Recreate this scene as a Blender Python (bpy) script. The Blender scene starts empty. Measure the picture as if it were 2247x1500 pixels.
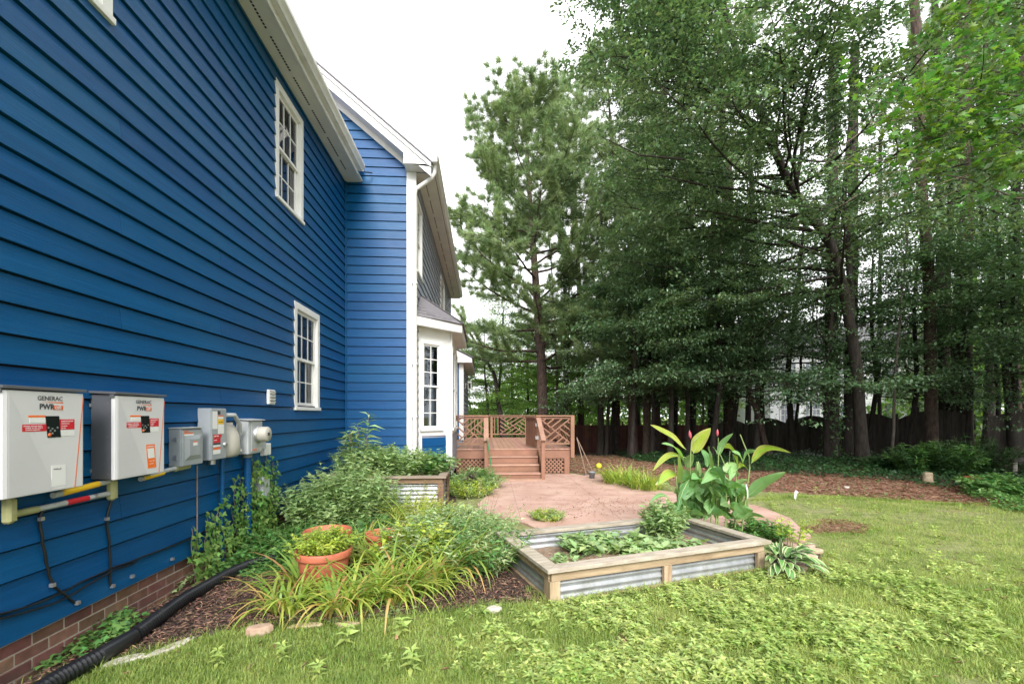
import bpy, math, random
import numpy as np
from mathutils import Vector, Matrix, noise
random.seed(7); RNG = np.random.default_rng(7)
SC = bpy.context.scene
COL = SC.collection
R = math.radians
# ---------------------------------------------------------------- camera
F, CX, HOR, EYE = 998.7, 1123.5, 910.0, 1.6      # the photograph's focal length, centre and horizon (its pixels), eye height in metres
YAW = R(3.53); SA, CA = math.sin(YAW), math.cos(YAW)
cam_d = bpy.data.cameras.new('camera'); cam = bpy.data.objects.new('camera', cam_d); COL.objects.link(cam)
cam.location = (0, 0, EYE); cam.rotation_euler = (R(90), 0, -YAW)
cam_d.lens = 16.0; cam_d.sensor_width = 36.0; cam_d.shift_y = (HOR-750.0)/2247.0
cam_d.clip_start = 0.05; cam_d.clip_end = 800
cam_d.dof.use_dof = True; cam_d.dof.focus_distance = 7.0; cam_d.dof.aperture_fstop = 2.4
SC.camera = cam
# ---------------------------------------------------------------- sky, sun, exposure (bright overcast)
world = bpy.data.worlds.new('World'); SC.world = world; world.use_nodes = True
nt = world.node_tree; nt.nodes.clear()
out = nt.nodes.new('ShaderNodeOutputWorld'); bg = nt.nodes.new('ShaderNodeBackground')
sky = nt.nodes.new('ShaderNodeTexSky'); sky.sky_type = 'NISHITA'; sky.sun_disc = False
sky.sun_elevation = R(36); sky.sun_rotation = R(178); sky.air_density = 1.0; sky.dust_density = 3.0
hsv = nt.nodes.new('ShaderNodeHueSaturation'); hsv.inputs['Saturation'].default_value = 0.10
mixw = nt.nodes.new('ShaderNodeMix'); mixw.data_type = 'RGBA'
mixw.inputs[0].default_value = 0.80
mixw.inputs[7].default_value = (9.3, 9.35, 9.6, 1)      # the even grey-white cloud deck over the clear-sky model
nt.links.new(sky.outputs[0], hsv.inputs['Color']); nt.links.new(hsv.outputs[0], mixw.inputs[6])
nt.links.new(mixw.outputs[2], bg.inputs['Color']); bg.inputs['Strength'].default_value = 0.10
nt.links.new(bg.outputs[0], out.inputs['Surface'])
sun_d = bpy.data.lights.new('sun', 'SUN'); sun = bpy.data.objects.new('sun', sun_d); COL.objects.link(sun)
sun_d.energy = 1.9; sun_d.angle = R(25); sun_d.color = (1.0, 0.96, 0.9)
sun.rotation_euler = (R(54), 0, R(3))
SC.view_settings.view_transform = 'Standard'; SC.view_settings.look = 'None'
SC.view_settings.exposure = 1.46; SC.view_settings.gamma = 1.0; SC.view_settings.use_curve_mapping = False
SC.render.engine = 'CYCLES'
SC.cycles.max_bounces = 6; SC.cycles.diffuse_bounces = 3; SC.cycles.glossy_bounces = 3
SC.cycles.transmission_bounces = 4; SC.cycles.transparent_max_bounces = 6
SC.cycles.use_denoising = True

# ---------------------------------------------------------------- from a measured pixel to a place
def PX(px, py, d):
    lat = (px-CX)/F*d
    return Vector((d*SA+lat*CA, d*CA-lat*SA, EYE-(py-HOR)/F*d))
def G(px, py, z=0.0):
    d = F*(EYE-z)/(py-HOR); p = PX(px, py, d); p.z = z; return p
def WX(px, py, x):                      # on a plane x = const
    t = (px-CX)/F; d = x/(SA+t*CA); return PX(px, py, d)
def WY(px, py, y):                      # on a plane y = const
    t = (px-CX)/F; d = y/(CA-t*SA); return PX(px, py, d)

# ---------------------------------------------------------------- materials
def srgb(r, g, b):
    f = lambda c: (c/255/12.92) if c/255 <= .04045 else ((c/255+.055)/1.055)**2.4
    return (f(r), f(g), f(b), 1)
def C4(c): return tuple(c) if len(c) == 4 else (c[0], c[1], c[2], 1)
def mat(name, c1, c2=None, scale=4.0, rough=.6, stretch=(1, 1, 1), bump=0.0, bscale=None, bstretch=None, metal=0.0, spec=.5,
        island=0.0, objr=0.0, detail=6, contrast=(.35, .65), c3=None, s3=1.0, k3=(.55, .7), trans=0.0, tcol=None, coat=0.0, coords='Object'):
    m = bpy.data.materials.new(name); m.use_nodes = True; t = m.node_tree; N = t.nodes; L = t.links
    b = N['Principled BSDF']; o = N['Material Output']
    b.inputs['Roughness'].default_value = rough; b.inputs['Metallic'].default_value = metal
    b.inputs['Specular IOR Level'].default_value = spec; b.inputs['Coat Weight'].default_value = coat
    tc = N.new('ShaderNodeTexCoord')
    def nz(sc, st, det=6):
        mp = N.new('ShaderNodeMapping'); mp.inputs['Scale'].default_value = st
        L.new(tc.outputs[coords], mp.inputs[0])
        n = N.new('ShaderNodeTexNoise'); n.inputs['Scale'].default_value = sc; n.inputs['Detail'].default_value = det
        n.inputs['Roughness'].default_value = .6
        L.new(mp.outputs[0], n.inputs['Vector']); return n.outputs['Fac']
    def ramp(fac, a, z, lo, hi):
        r = N.new('ShaderNodeValToRGB'); L.new(fac, r.inputs[0])
        r.color_ramp.elements[0].position = lo; r.color_ramp.elements[0].color = a
        r.color_ramp.elements[1].position = hi; r.color_ramp.elements[1].color = z; return r.outputs[0]
    col = None
    if c2 is not None: col = ramp(nz(scale, stretch, detail), C4(c1), C4(c2), *contrast)
    if c3 is not None:
        base = col
        f = N.new('ShaderNodeMapRange'); L.new(nz(s3, (1, 1, 1), 8), f.inputs[0])
        f.inputs[1].default_value = k3[0]; f.inputs[2].default_value = k3[1]
        mx = N.new('ShaderNodeMix'); mx.data_type = 'RGBA'; L.new(f.outputs[0], mx.inputs[0])
        if base is not None: L.new(base, mx.inputs[6])
        else: mx.inputs[6].default_value = C4(c1)
        mx.inputs[7].default_value = C4(c3); col = mx.outputs[2]
    if island or objr:
        h = N.new('ShaderNodeHueSaturation')
        if col is not None: L.new(col, h.inputs['Color'])
        else: h.inputs['Color'].default_value = C4(c1)
        if island: src = N.new('ShaderNodeNewGeometry').outputs['Random Per Island']; k = island
        else: src = N.new('ShaderNodeObjectInfo').outputs['Random']; k = objr
        mr = N.new('ShaderNodeMapRange'); L.new(src, mr.inputs[0]); mr.inputs[3].default_value = 1-k; mr.inputs[4].default_value = 1+k
        L.new(mr.outputs[0], h.inputs['Value'])
        mh = N.new('ShaderNodeMath'); mh.operation = 'MULTIPLY_ADD'; wn = N.new('ShaderNodeTexWhiteNoise'); wn.noise_dimensions = '1D'
        L.new(src, wn.inputs['W']); L.new(wn.outputs['Value'], mh.inputs[0])
        mh.inputs[1].default_value = .05*k/.3; mh.inputs[2].default_value = .5-.025*k/.3; L.new(mh.outputs[0], h.inputs['Hue'])
        col = h.outputs[0]
    if col is not None: L.new(col, b.inputs['Base Color'])
    else: b.inputs['Base Color'].default_value = C4(c1)
    if bump:
        bp = N.new('ShaderNodeBump'); bp.inputs['Strength'].default_value = 1.0; bp.inputs['Distance'].default_value = bump
        L.new(nz(bscale or scale*4, bstretch or stretch, 5), bp.inputs['Height']); L.new(bp.outputs[0], b.inputs['Normal'])
    if trans:
        tr = N.new('ShaderNodeBsdfTranslucent')
        if tcol is not None:
            mx = N.new('ShaderNodeMix'); mx.data_type = 'RGBA'; mx.blend_type = 'MULTIPLY'; mx.inputs[0].default_value = 1
            if col is not None: L.new(col, mx.inputs[6])
            else: mx.inputs[6].default_value = C4(c1)
            mx.inputs[7].default_value = C4(tcol); L.new(mx.outputs[2], tr.inputs[0])
        elif col is not None: L.new(col, tr.inputs[0])
        ms = N.new('ShaderNodeMixShader'); ms.inputs[0].default_value = trans
        L.new(b.outputs[0], ms.inputs[1]); L.new(tr.outputs[0], ms.inputs[2]); L.new(ms.outputs[0], o.inputs['Surface'])
    return m
def leafmat(name, c1, c2, island=.35, rough=.42, trans=.35, spec=.5, scale=1.2):
    return mat(name, c1, c2, scale=scale, rough=rough, island=island, trans=trans, tcol=(1.5, 1.6, .7, 1), spec=spec, contrast=(.4, .6))
def glassmat(name, tint=(.8, .85, .9)):
    m = bpy.data.materials.new(name); m.use_nodes = True; t = m.node_tree; N = t.nodes; L = t.links; N.clear()
    o = N.new('ShaderNodeOutputMaterial'); g = N.new('ShaderNodeBsdfGlossy'); g.inputs['Roughness'].default_value = .02
    tr = N.new('ShaderNodeBsdfTransparent'); tr.inputs[0].default_value = (*tint, 1)
    fr = N.new('ShaderNodeFresnel'); fr.inputs[0].default_value = 1.5
    ad = N.new('ShaderNodeMath'); ad.operation = 'ADD'; ad.use_clamp = True; ad.inputs[1].default_value = 0
    ms = N.new('ShaderNodeMixShader'); L.new(fr.outputs[0], ad.inputs[0]); L.new(ad.outputs[0], ms.inputs[0])
    L.new(tr.outputs[0], ms.inputs[1]); L.new(g.outputs[0], ms.inputs[2]); L.new(ms.outputs[0], o.inputs[0]); return m

M = {}
BL1, BL2 = (.0012, .056, .165), (.0018, .074, .212)
M['blue'] = mat('blue_paint', BL1, BL2, scale=1.6, stretch=(.8, .8, 26), rough=.36, bump=.0026, bscale=4, bstretch=(1.0, 1.0, 42), objr=.06, spec=.24, c3=(.008, .080, .20), s3=1.1, k3=(.5, .8))  # colour streaks along the boards paint in gloss sheen as well as grain
M['slate'] = mat('grey_blue_siding', (.23, .255, .32), (.29, .315, .385), scale=2, rough=.5, bump=.0012, bscale=5, bstretch=(1.2, 1.2, 55), objr=.1)  # grey-blue tone for the boards facing sideways
M['white'] = mat('white_paint', (.68, .68, .67), (.76, .76, .75), scale=3, rough=.45, c3=(.58, .57, .53), s3=2.2, k3=(.58, .85))
M['cream'] = mat('soffit_paint', (.56, .56, .53), (.64, .64, .61), scale=2, rough=.55)
M['gutter'] = mat('gutter_enamel', (.62, .62, .61), (.72, .72, .71), scale=2.5, rough=.35, c3=(.46, .45, .43), s3=3.0, k3=(.55, .8))
M['glass'] = glassmat('window_glass')
M['dark'] = mat('dark_room', (.012, .012, .014), rough=.9)  # also painted shade behind the siding gaps and under the deck
M['blind'] = mat('blind_cloth', (.60, .60, .61), (.70, .70, .71), scale=4, rough=.7)
M['shingle'] = mat('shingle_grit', (.10, .095, .11), (.20, .19, .205), scale=60, rough=.95, bump=.002, bscale=120, objr=.22)
M['brick'] = mat('brick_clay', (.13, .058, .044), (.20, .095, .070), scale=14, rough=.9, bump=.002, bscale=40, objr=.28, c3=(.13, .075, .06), s3=6)
M['mortar'] = mat('mortar', (.36, .31, .26), (.46, .40, .34), scale=20, rough=.95, bump=.002, bscale=60)
M['deck'] = mat('deck_stain', (.20, .10, .060), (.26, .13, .080), scale=3, stretch=(1, 1, 1), rough=.55, bump=.0008, bscale=25, objr=.10)
M['deckf'] = mat('deck_board_stain', (.32, .175, .125), (.40, .225, .165), scale=4, rough=.6, bump=.0008, bscale=25, objr=.12, c3=(.42, .26, .2), s3=2.5)
M['woodv'] = mat('pine_post', (.25, .165, .10), (.43, .33, .22), scale=3.2, stretch=(7, 7, .8), rough=.75, bump=.0015, bscale=8, objr=.10, c3=(.22, .16, .10), s3=5, k3=(.6, .8))
M['wood'] = mat('pine_board', (.25, .17, .10), (.41, .315, .205), scale=3.2, stretch=(.7, 8, 8), rough=.75, bump=.0015, bscale=20, objr=.10, c3=(.22, .16, .10), s3=5, k3=(.55, .75))
M['woodtop'] = mat('weathered_board', (.28, .235, .185), (.44, .39, .32), scale=4, stretch=(1.2, 5, 5), rough=.8, bump=.0015, bscale=30, objr=.10, c3=(.24, .225, .15), s3=3.5, k3=(.52, .75))
M['woodold'] = mat('old_brown_board', (.13, .075, .045), (.24, .15, .095), scale=3.2, stretch=(.7, 8, 8), rough=.8, bump=.0015, bscale=20, objr=.1)
M['woodoldt'] = mat('old_rim_board', (.22, .17, .13), (.34, .28, .22), scale=3, stretch=(.7, 6, 6), rough=.8, bump=.0015, bscale=20, objr=.1)
M['zinc'] = mat('galvanised_sheet', (.36, .375, .40), (.52, .535, .56), scale=7, stretch=(1, 1, .25), rough=.38, metal=.55, bump=.0006, bscale=40, c3=(.30, .30, .28), s3=5, k3=(.55, .8))
M['soil'] = mat('potting_soil', (.16, .115, .085), (.30, .23, .17), scale=45, rough=1, bump=.01, bscale=70)
M['bark'] = mat('bark', (.012, .010, .008), (.045, .035, .029), scale=6, stretch=(2.5, 2.5, .6), rough=.95, bump=.02, bscale=9, bstretch=(3, 3, .7), objr=.2)
M['barkr'] = mat('pine_bark', (.024, .015, .012), (.085, .056, .044), scale=7, stretch=(2, 2, .7), rough=.95, bump=.02, bscale=9, bstretch=(2.2, 2.2, .8), objr=.15)
M['barkp'] = mat('pale_bark', (.06, .05, .042), (.12, .10, .088), scale=6, stretch=(2.5, 2.5, .8), rough=.95, bump=.008, bscale=9, objr=.15)
M['terra'] = mat('terracotta_plastic', (.42, .115, .065), (.48, .145, .085), scale=5, rough=.5, bump=.0005, bscale=30)
M['black'] = mat('black_plastic', (.010, .011, .014), (.016, .017, .02), scale=6, rough=.32, spec=.6, c3=(.05, .045, .04), s3=9, k3=(.62, .8))
M['cable'] = mat('black_cable', (.008, .008, .010), rough=.4)
M['encw'] = mat('enclosure_white', (.58, .58, .61), (.62, .62, .65), scale=2, rough=.38)
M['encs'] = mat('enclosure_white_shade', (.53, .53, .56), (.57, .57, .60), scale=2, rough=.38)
M['encd'] = mat('enclosure_grey', (.085, .09, .105), (.105, .11, .125), scale=3, rough=.5)
M['box'] = mat('grey_enamel', (.27, .30, .33), (.33, .36, .39), scale=3, rough=.42)
M['box2'] = mat('dull_galvanised', (.42, .45, .48), (.56, .58, .6), scale=12, stretch=(1, 1, .3), rough=.5, metal=.25)
M['boxd'] = mat('grey_enamel_dark', (.17, .185, .18), rough=.5)
M['beige'] = mat('beige_plastic', (.45, .43, .38), (.52, .5, .45), scale=2, rough=.5)
M['orange'] = mat('orange_print', (.80, .16, .02), rough=.5)
M['orange2'] = mat('orange_red_print', (.72, .15, .05), rough=.5)
M['red'] = mat('red_print', (.55, .015, .03), rough=.5)
M['yellow'] = mat('yellow_print', (.80, .50, .02), rough=.5)
M['paper'] = mat('paper_white', (.72, .72, .73), rough=.6)
M['ink'] = mat('dark_ink', (.05, .05, .06), rough=.6)
M['screen'] = mat('dark_panel', (.008, .014, .014), rough=.25)
M['olive'] = mat('weathered_fitting', (.28, .28, .12), (.38, .38, .2), scale=10, rough=.6)
M['pipe'] = mat('grey_conduit', (.36, .38, .40), (.46, .48, .5), scale=8, rough=.5)
M['steel'] = mat('steel', (.5, .5, .52), rough=.4, metal=.8)
M['concrete'] = mat('stained_concrete', (.40, .25, .20), (.50, .34, .28), scale=1.6, rough=.85, bump=.003, bscale=60, c3=(.30, .17, .125), s3=2.3, k3=(.50, .78), detail=10)
M['stone'] = mat('sandstone', (.40, .28, .18), (.55, .43, .32), scale=9, rough=.9, bump=.006, bscale=18, objr=.2)
M['stoneg'] = mat('pale_stone', (.42, .39, .33), (.56, .52, .45), scale=9, rough=.9, bump=.006, bscale=18)
M['fence'] = mat('weathered_fence', (.045, .038, .034), (.10, .085, .072), scale=3, stretch=(3, 3, .5), rough=.95, bump=.003, bscale=20, bstretch=(3, 3, .3), objr=.3)
M['fencer'] = mat('red_fence', (.09, .035, .025), (.13, .05, .035), scale=3, rough=.9, objr=.25)
M['nsiding'] = mat('neighbour_white', (.74, .75, .78), rough=.6)
M['green'] = mat('green_plastic', (.02, .22, .07), rough=.4)
M['ball'] = mat('yellow_rubber', (.62, .60, .03), (.70, .66, .05), scale=4, rough=.45)
M['bucket'] = mat('grey_plastic', (.20, .22, .27), rough=.4)
M['redp'] = mat('red_plastic', (.35, .03, .02), rough=.5)
M['flagw'] = mat('white_plastic', (.7, .7, .7), rough=.5)
M['jointm'] = mat('joint_grout', (.24, .145, .11), (.32, .2, .155), scale=9, rough=.9)
# ground covers
M['lawn'] = mat('lawn_soil', (.14, .17, .055), (.27, .27, .11), scale=7, rough=1, bump=.02, bscale=50, c3=(.26, .19, .10), s3=.9, k3=(.58, .74))
M['mulch'] = mat('mulch_soil', (.035, .022, .018), (.10, .06, .045), scale=28, rough=1, bump=.02, bscale=60)
M['straw'] = mat('pine_straw', (.24, .125, .085), (.40, .25, .17), scale=22, stretch=(1, 1, 1), rough=1, bump=.02, bscale=70, c3=(.12, .10, .04), s3=1.6)
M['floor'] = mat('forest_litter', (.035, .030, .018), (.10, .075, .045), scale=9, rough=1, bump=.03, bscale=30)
# leaves
M['blade'] = leafmat('grass_blade', (.20, .285, .060), (.32, .39, .11), trans=.35, rough=.55, scale=1.5)
M['weed'] = leafmat('weed_leaf', (.32, .42, .12), (.42, .50, .18), trans=.35, rough=.5)
M['herb'] = leafmat('herb_leaf', (.25, .37, .16), (.35, .47, .22), trans=.3, rough=.5)
M['herbd'] = leafmat('deep_green_leaf', (.085, .20, .05), (.14, .28, .08), trans=.3, rough=.4)
M['golden'] = leafmat('golden_leaf', (.38, .42, .08), (.56, .54, .16), trans=.35, rough=.55)
M['vari'] = leafmat('variegated_leaf', (.18, .32, .12), (.48, .54, .30), trans=.3, rough=.45, scale=25)
M['lily'] = leafmat('daylily_leaf', (.22, .34, .06), (.38, .45, .09), trans=.35, rough=.45, scale=3)
M['lilyd'] = leafmat('daylily_dry_leaf', (.42, .28, .10), (.55, .38, .14), trans=.3, rough=.6)
M['lime'] = leafmat('lime_leaf', (.32, .42, .06), (.45, .52, .10), trans=.35)
M['purple'] = leafmat('purple_leaf', (.06, .03, .045), (.12, .06, .08), trans=.15)
M['ivy'] = leafmat('ivy_leaf', (.11, .24, .05), (.20, .34, .09), trans=.3, rough=.42)
M['elm'] = leafmat('elm_leaf', (.115, .205, .115), (.19, .295, .15), trans=.22, rough=.30, spec=.8, island=.5)
M['broad'] = leafmat('broad_leaf', (.068, .14, .052), (.115, .205, .07), trans=.35, rough=.4, island=.4)
M['broadl'] = leafmat('sunlit_broad_leaf', (.12, .23, .05), (.18, .31, .07), trans=.45, rough=.45, island=.4)  # lighter copy of the broad leaf, sunlight on farther trees put into its colour
M['beech'] = leafmat('understory_leaf', (.095, .185, .095), (.155, .26, .135), trans=.25, rough=.30, spec=.8, island=.4)
M['mapl'] = leafmat('maple_leaf', (.065, .15, .035), (.13, .24, .05), trans=.45, rough=.42, island=.45)
M['needle'] = leafmat('pine_needle', (.17, .26, .12), (.25, .33, .15), trans=.2, rough=.5, island=.35)
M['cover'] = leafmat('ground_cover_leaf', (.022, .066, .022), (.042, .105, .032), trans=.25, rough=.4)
M['canna'] = mat('canna_leaf', (.15, .29, .115), (.23, .39, .15), scale=2.5, rough=.46, objr=.35, trans=.3, tcol=(1.6, 1.7, .6, 1), bump=.003, bscale=6, bstretch=(1, 1, 9))
M['cannal'] = mat('young_canna_leaf', (.27, .42, .05), (.38, .50, .08), scale=4, rough=.38, objr=.2, trans=.45, tcol=(1.4, 1.5, .6, 1), bump=.003, bscale=6, bstretch=(1, 1, 9))
M['rib'] = mat('leaf_midrib', (.42, .52, .24), rough=.5)
M['stem'] = mat('green_stem', (.16, .24, .07), (.24, .30, .12), scale=9, rough=.5)
M['twig'] = mat('dry_twig', (.20, .14, .10), (.30, .22, .17), scale=9, rough=.8)
M['pink'] = mat('pink_bud', (.45, .08, .11), rough=.5)
M['hostag'] = mat('hosta_green', (.11, .24, .06), (.15, .30, .08), scale=5, rough=.42, objr=.2, trans=.2)
M['hostaw'] = mat('hosta_cream_edge', (.48, .54, .30), rough=.45, trans=.25)

# ---------------------------------------------------------------- mesh helpers
def tag(o, label=None, cat=None, group=None, kind=None):
    if label: o['label'] = label
    if cat: o['category'] = cat
    if group: o['group'] = group
    if kind: o['kind'] = kind
    return o
def thing(name, label, cat, loc=(0, 0, 0), rz=0.0, group=None):
    o = bpy.data.objects.new(name, None); o.empty_display_size = .1; COL.objects.link(o)
    o.location = loc; o.rotation_euler = (0, 0, rz); return tag(o, label, cat, group)
class MB:
    def __init__(s, mtx=None): s.v = []; s.f = []; s.mi = []; s.m = mtx; s.sm = []
    def add(s, vs, fs, mi=0, sm=False):
        k = len(s.v)
        for p in vs:
            p = Vector(p)
            if s.m is not None: p = s.m @ p
            s.v.append(p[:])
        for f in fs: s.f.append([k+i for i in f]); s.mi.append(mi); s.sm.append(sm)
        return s
    def box(s, a, b, mi=0):
        x0, y0, z0 = [min(a[i], b[i]) for i in range(3)]; x1, y1, z1 = [max(a[i], b[i]) for i in range(3)]
        return s.add([(x0,y0,z0),(x1,y0,z0),(x1,y1,z0),(x0,y1,z0),(x0,y0,z1),(x1,y0,z1),(x1,y1,z1),(x0,y1,z1)],
              [(0,3,2,1),(4,5,6,7),(0,1,5,4),(1,2,6,5),(2,3,7,6),(3,0,4,7)], mi)
    def prism(s, poly, d, mi=0):               # poly: planar points in 3-D, d: extrusion vector
        n = len(poly); d = Vector(d); P = [Vector(p) for p in poly]
        return s.add([p[:] for p in P]+[(p+d)[:] for p in P],
              [tuple(range(n))[::-1], tuple(range(n, 2*n))]+[(i, (i+1) % n, n+(i+1) % n, n+i) for i in range(n)], mi)
    def bar(s, p, q, w, h, up=(0, 0, 1), mi=0):
        p = Vector(p); q = Vector(q); t = (q-p).normalized(); u = Vector(up); a = t.cross(u)
        if a.length < 1e-4: a = t.cross(Vector((1, 0, 0)))
        a.normalize(); c = a.cross(t).normalized(); a *= w/2; c *= h/2
        return s.prism([p-a-c, p+a-c, p+a+c, p-a+c], q-p, mi)
    def tube(s, pts, r, n=8, mi=0, cap=True, ring=None):
        pts = [Vector(p) for p in pts]; k0 = len(pts)
        rs = r if hasattr(r, '__len__') else [r]*k0
        vs = []; fs = []; ref = None
        for i, p in enumerate(pts):
            t = (pts[min(i+1, k0-1)]-pts[max(i-1, 0)]).normalized()
            if ref is None: ref = t.orthogonal().normalized()
            ref = (ref-t*ref.dot(t)); ref = ref.normalized() if ref.length > 1e-6 else t.orthogonal().normalized()
            b = t.cross(ref)
            for j in range(n):
                a = 2*math.pi*j/n; vs.append((p+(ref*math.cos(a)+b*math.sin(a))*rs[i])[:])
        for i in range(k0-1):
            for j in range(n): fs.append((i*n+j, i*n+(j+1) % n, (i+1)*n+(j+1) % n, (i+1)*n+j))
        s.add(vs, fs, mi, True)
        if cap: s.add(vs[:n], [tuple(range(n))[::-1]], mi); s.add(vs[-n:], [tuple(range(n))], mi)
        return s
    def lathe(s, prof, n=24, c=(0, 0, 0), axis='z', mi=0):
        vs = []; fs = []
        for (r, z) in prof:
            for j in range(n):
                a = 2*math.pi*j/n; x, y = r*math.cos(a), r*math.sin(a)
                p = (x, y, z) if axis == 'z' else ((z, x, y) if axis == 'x' else (x, z, y))
                vs.append((c[0]+p[0], c[1]+p[1], c[2]+p[2]))
        for i in range(len(prof)-1):
            for j in range(n): fs.append((i*n+j, i*n+(j+1) % n, (i+1)*n+(j+1) % n, (i+1)*n+j))
        return s.add(vs, fs, mi, True)
    def build(s, name, m, parent=None, bev=0, smooth=False, kind=None, label=None):
        me = bpy.data.meshes.new(name); me.from_pydata(s.v, [], s.f)
        if s.m is not None and s.m.to_3x3().determinant() < 0: me.flip_normals()
        for x in (m if isinstance(m, (list, tuple)) else [m]): me.materials.append(M[x] if isinstance(x, str) else x)
        me.polygons.foreach_set('material_index', s.mi); me.polygons.foreach_set('use_smooth', [bool(a or smooth) for a in s.sm]); me.update()
        o = bpy.data.objects.new(name, me); COL.objects.link(o)
        if parent is not None: o.parent = parent
        if bev:
            b = o.modifiers.new('bevel', 'BEVEL'); b.width = bev; b.segments = 1; b.limit_method = 'ANGLE'; b.harden_normals = False
        if kind: o['kind'] = kind
        if label: o['label'] = label
        return o
def link_mesh(name, me, parent=None):
    o = bpy.data.objects.new(name, me); COL.objects.link(o)
    if parent is not None: o.parent = parent
    return o
# bulk foliage: numpy arrays of triangles
class Bulk:
    def __init__(s): s.V = []; s.F = []; s.MI = []; s.n = 0
    def add(s, V, Fc, mi=0):
        V = np.asarray(V, dtype=np.float32).reshape(-1, 3); Fc = np.asarray(Fc, dtype=np.int32).reshape(-1, 3)
        s.V.append(V); s.F.append(Fc+s.n); s.MI.append(np.full(len(Fc), mi, dtype=np.int32)); s.n += len(V)
    def build(s, name, mats, parent=None, kind=None, smooth=False):
        V = np.concatenate(s.V); Fc = np.concatenate(s.F); mi = np.concatenate(s.MI)
        me = bpy.data.meshes.new(name); me.vertices.add(len(V)); me.vertices.foreach_set('co', V.ravel())
        me.loops.add(Fc.size); me.loops.foreach_set('vertex_index', Fc.ravel())
        me.polygons.add(len(Fc)); me.polygons.foreach_set('loop_start', np.arange(0, Fc.size, 3, dtype=np.int32))
        for x in (mats if isinstance(mats, (list, tuple)) else [mats]): me.materials.append(M[x])
        me.polygons.foreach_set('material_index', mi)
        if smooth: me.polygons.foreach_set('use_smooth', np.ones(len(Fc), dtype=bool))
        me.update(calc_edges=True)
        o = bpy.data.objects.new(name, me); COL.objects.link(o)
        if parent is not None: o.parent = parent
        if kind: o['kind'] = kind
        return o
def T_leaf2(w=.5, fold=.12):
    return np.array([(0,0,0),(-w/2,.45,fold),(w/2,.45,fold),(0,1,-.05)], float), np.array([(0,2,3),(0,3,1)])
def T_leaf4(w=.45, droop=.12, fold=.06):
    return np.array([(0,0,0),(-w/2,.38,fold),(w/2,.38,fold),(0,.42,0),(0,1,-droop)], float), np.array([(0,3,1),(0,2,3),(1,3,4),(3,2,4)])
def T_lobed(n=5, inner=.45, droop=.08):
    pts = [(0, 0, 0)]; 
    for i in range(2*n+1):
        a = -R(125)+R(250)*i/(2*n); r = (.62 if i % 2 else .30)
        if i % 2 and abs(i-n) < 1.1: r = .68
        pts.append((r*math.sin(a), .32+r*math.cos(a), -droop*(r/.6)**2+.03*(i % 2)))
    pts[0] = (0, .30, .02)
    m = len(pts)-1
    return np.array(pts, float), np.array([(0, i+1, i) for i in range(1, m)]+[(0, 1, m)])
def unit(A): return A/np.maximum(np.linalg.norm(A, axis=-1, keepdims=True), 1e-9)
def frames(D, Nn):
    y = unit(D); x = unit(np.cross(y, Nn)); z = np.cross(x, y); return np.stack([x, y, z], axis=-1)
def scat(T, P, D, Nn, S):
    tV, tF = T; Rm = frames(np.asarray(D, float), np.asarray(Nn, float)); n = len(P)
    V = np.einsum('nij,vj->nvi', Rm, tV)*np.asarray(S).reshape(-1, 1, 1)+np.asarray(P)[:, None, :]
    Fc = (tF[None]+(np.arange(n)*len(tV))[:, None, None]).reshape(-1, 3); return V.reshape(-1, 3), Fc
def strips(P, az, L, w, e0, bend, nseg=5, taper=1.0, twist=0.0):
    n = len(P); P = np.asarray(P, float); cur = P.copy(); rows = []
    side = np.stack([-np.sin(az+twist), np.cos(az+twist), np.zeros(n)], -1)
    for i in range(nseg+1):
        s = i/nseg; ww = w*(1-s**2.2)*(.55+.45*min(1, s*4)) if taper else w
        rows.append(cur-side*np.reshape(ww, (-1, 1))/2)
        if i < nseg: rows.append(cur+side*np.reshape(ww, (-1, 1))/2)
        e = e0-bend*(s+.5/nseg); st = L/nseg
        cur = cur+np.stack([np.cos(az)*np.cos(e)*st, np.sin(az)*np.cos(e)*st, np.sin(e)*st], -1)
    V = np.stack(rows, 1); k = V.shape[1]; fs = []
    for i in range(nseg):
        a = 2*i
        if i < nseg-1: fs += [(a, a+1, a+3), (a, a+3, a+2)]
        else: fs += [(a, a+1, a+2)]
    fs = np.array(fs); return V.reshape(-1, 3), (fs[None]+(np.arange(n)*k)[:, None, None]).reshape(-1, 3)
def inpoly(X, Y, poly):
    ins = np.zeros(len(X), bool); n = len(poly)
    for i in range(n):
        x0, y0 = poly[i][:2]; x1, y1 = poly[(i+1) % n][:2]
        c = ((y0 > Y) != (y1 > Y)) & (X < (x1-x0)*(Y-y0)/((y1-y0) if y1 != y0 else 1e-9)+x0); ins ^= c
    return ins
def gz(x, y):                                   # ground height: level lawn, falling a little into the wood
    return -0.05*max(0.0, y-15.0) if y < 26 else -0.55
# ================================================================ SETTING: ground
def ragged(poly, amp=.06, step=.25, closed=True):
    outp = []
    n = len(poly)
    for i in range(n):
        a = Vector(poly[i][:2]); b = Vector(poly[(i+1) % n][:2]); k = max(1, int((b-a).length/step))
        for j in range(k):
            p = a.lerp(b, j/k); q = noise.noise_vector(Vector((p.x*2.3, p.y*2.3, 1.7)))
            outp.append((p.x+q.x*amp*2, p.y+q.y*amp*2))
    return outp
def sheet(name, poly, z, m, kind='structure', thick=0):
    from mathutils.geometry import tessellate_polygon
    vs = [Vector((p[0], p[1], z+gz(p[0], p[1]))) for p in poly]
    tris = tessellate_polygon([vs]); mb = MB(); mb.add([v[:] for v in vs], [tuple(t) for t in tris])
    if thick:
        n = len(vs); mb.add([v[:] for v in vs]+[(v.x, v.y, v.z-thick) for v in vs], [(i, (i+1) % n, n+(i+1) % n, n+i) for i in range(n)])
    me_o = mb.build(name, m, kind=kind)
    return me_o
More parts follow.
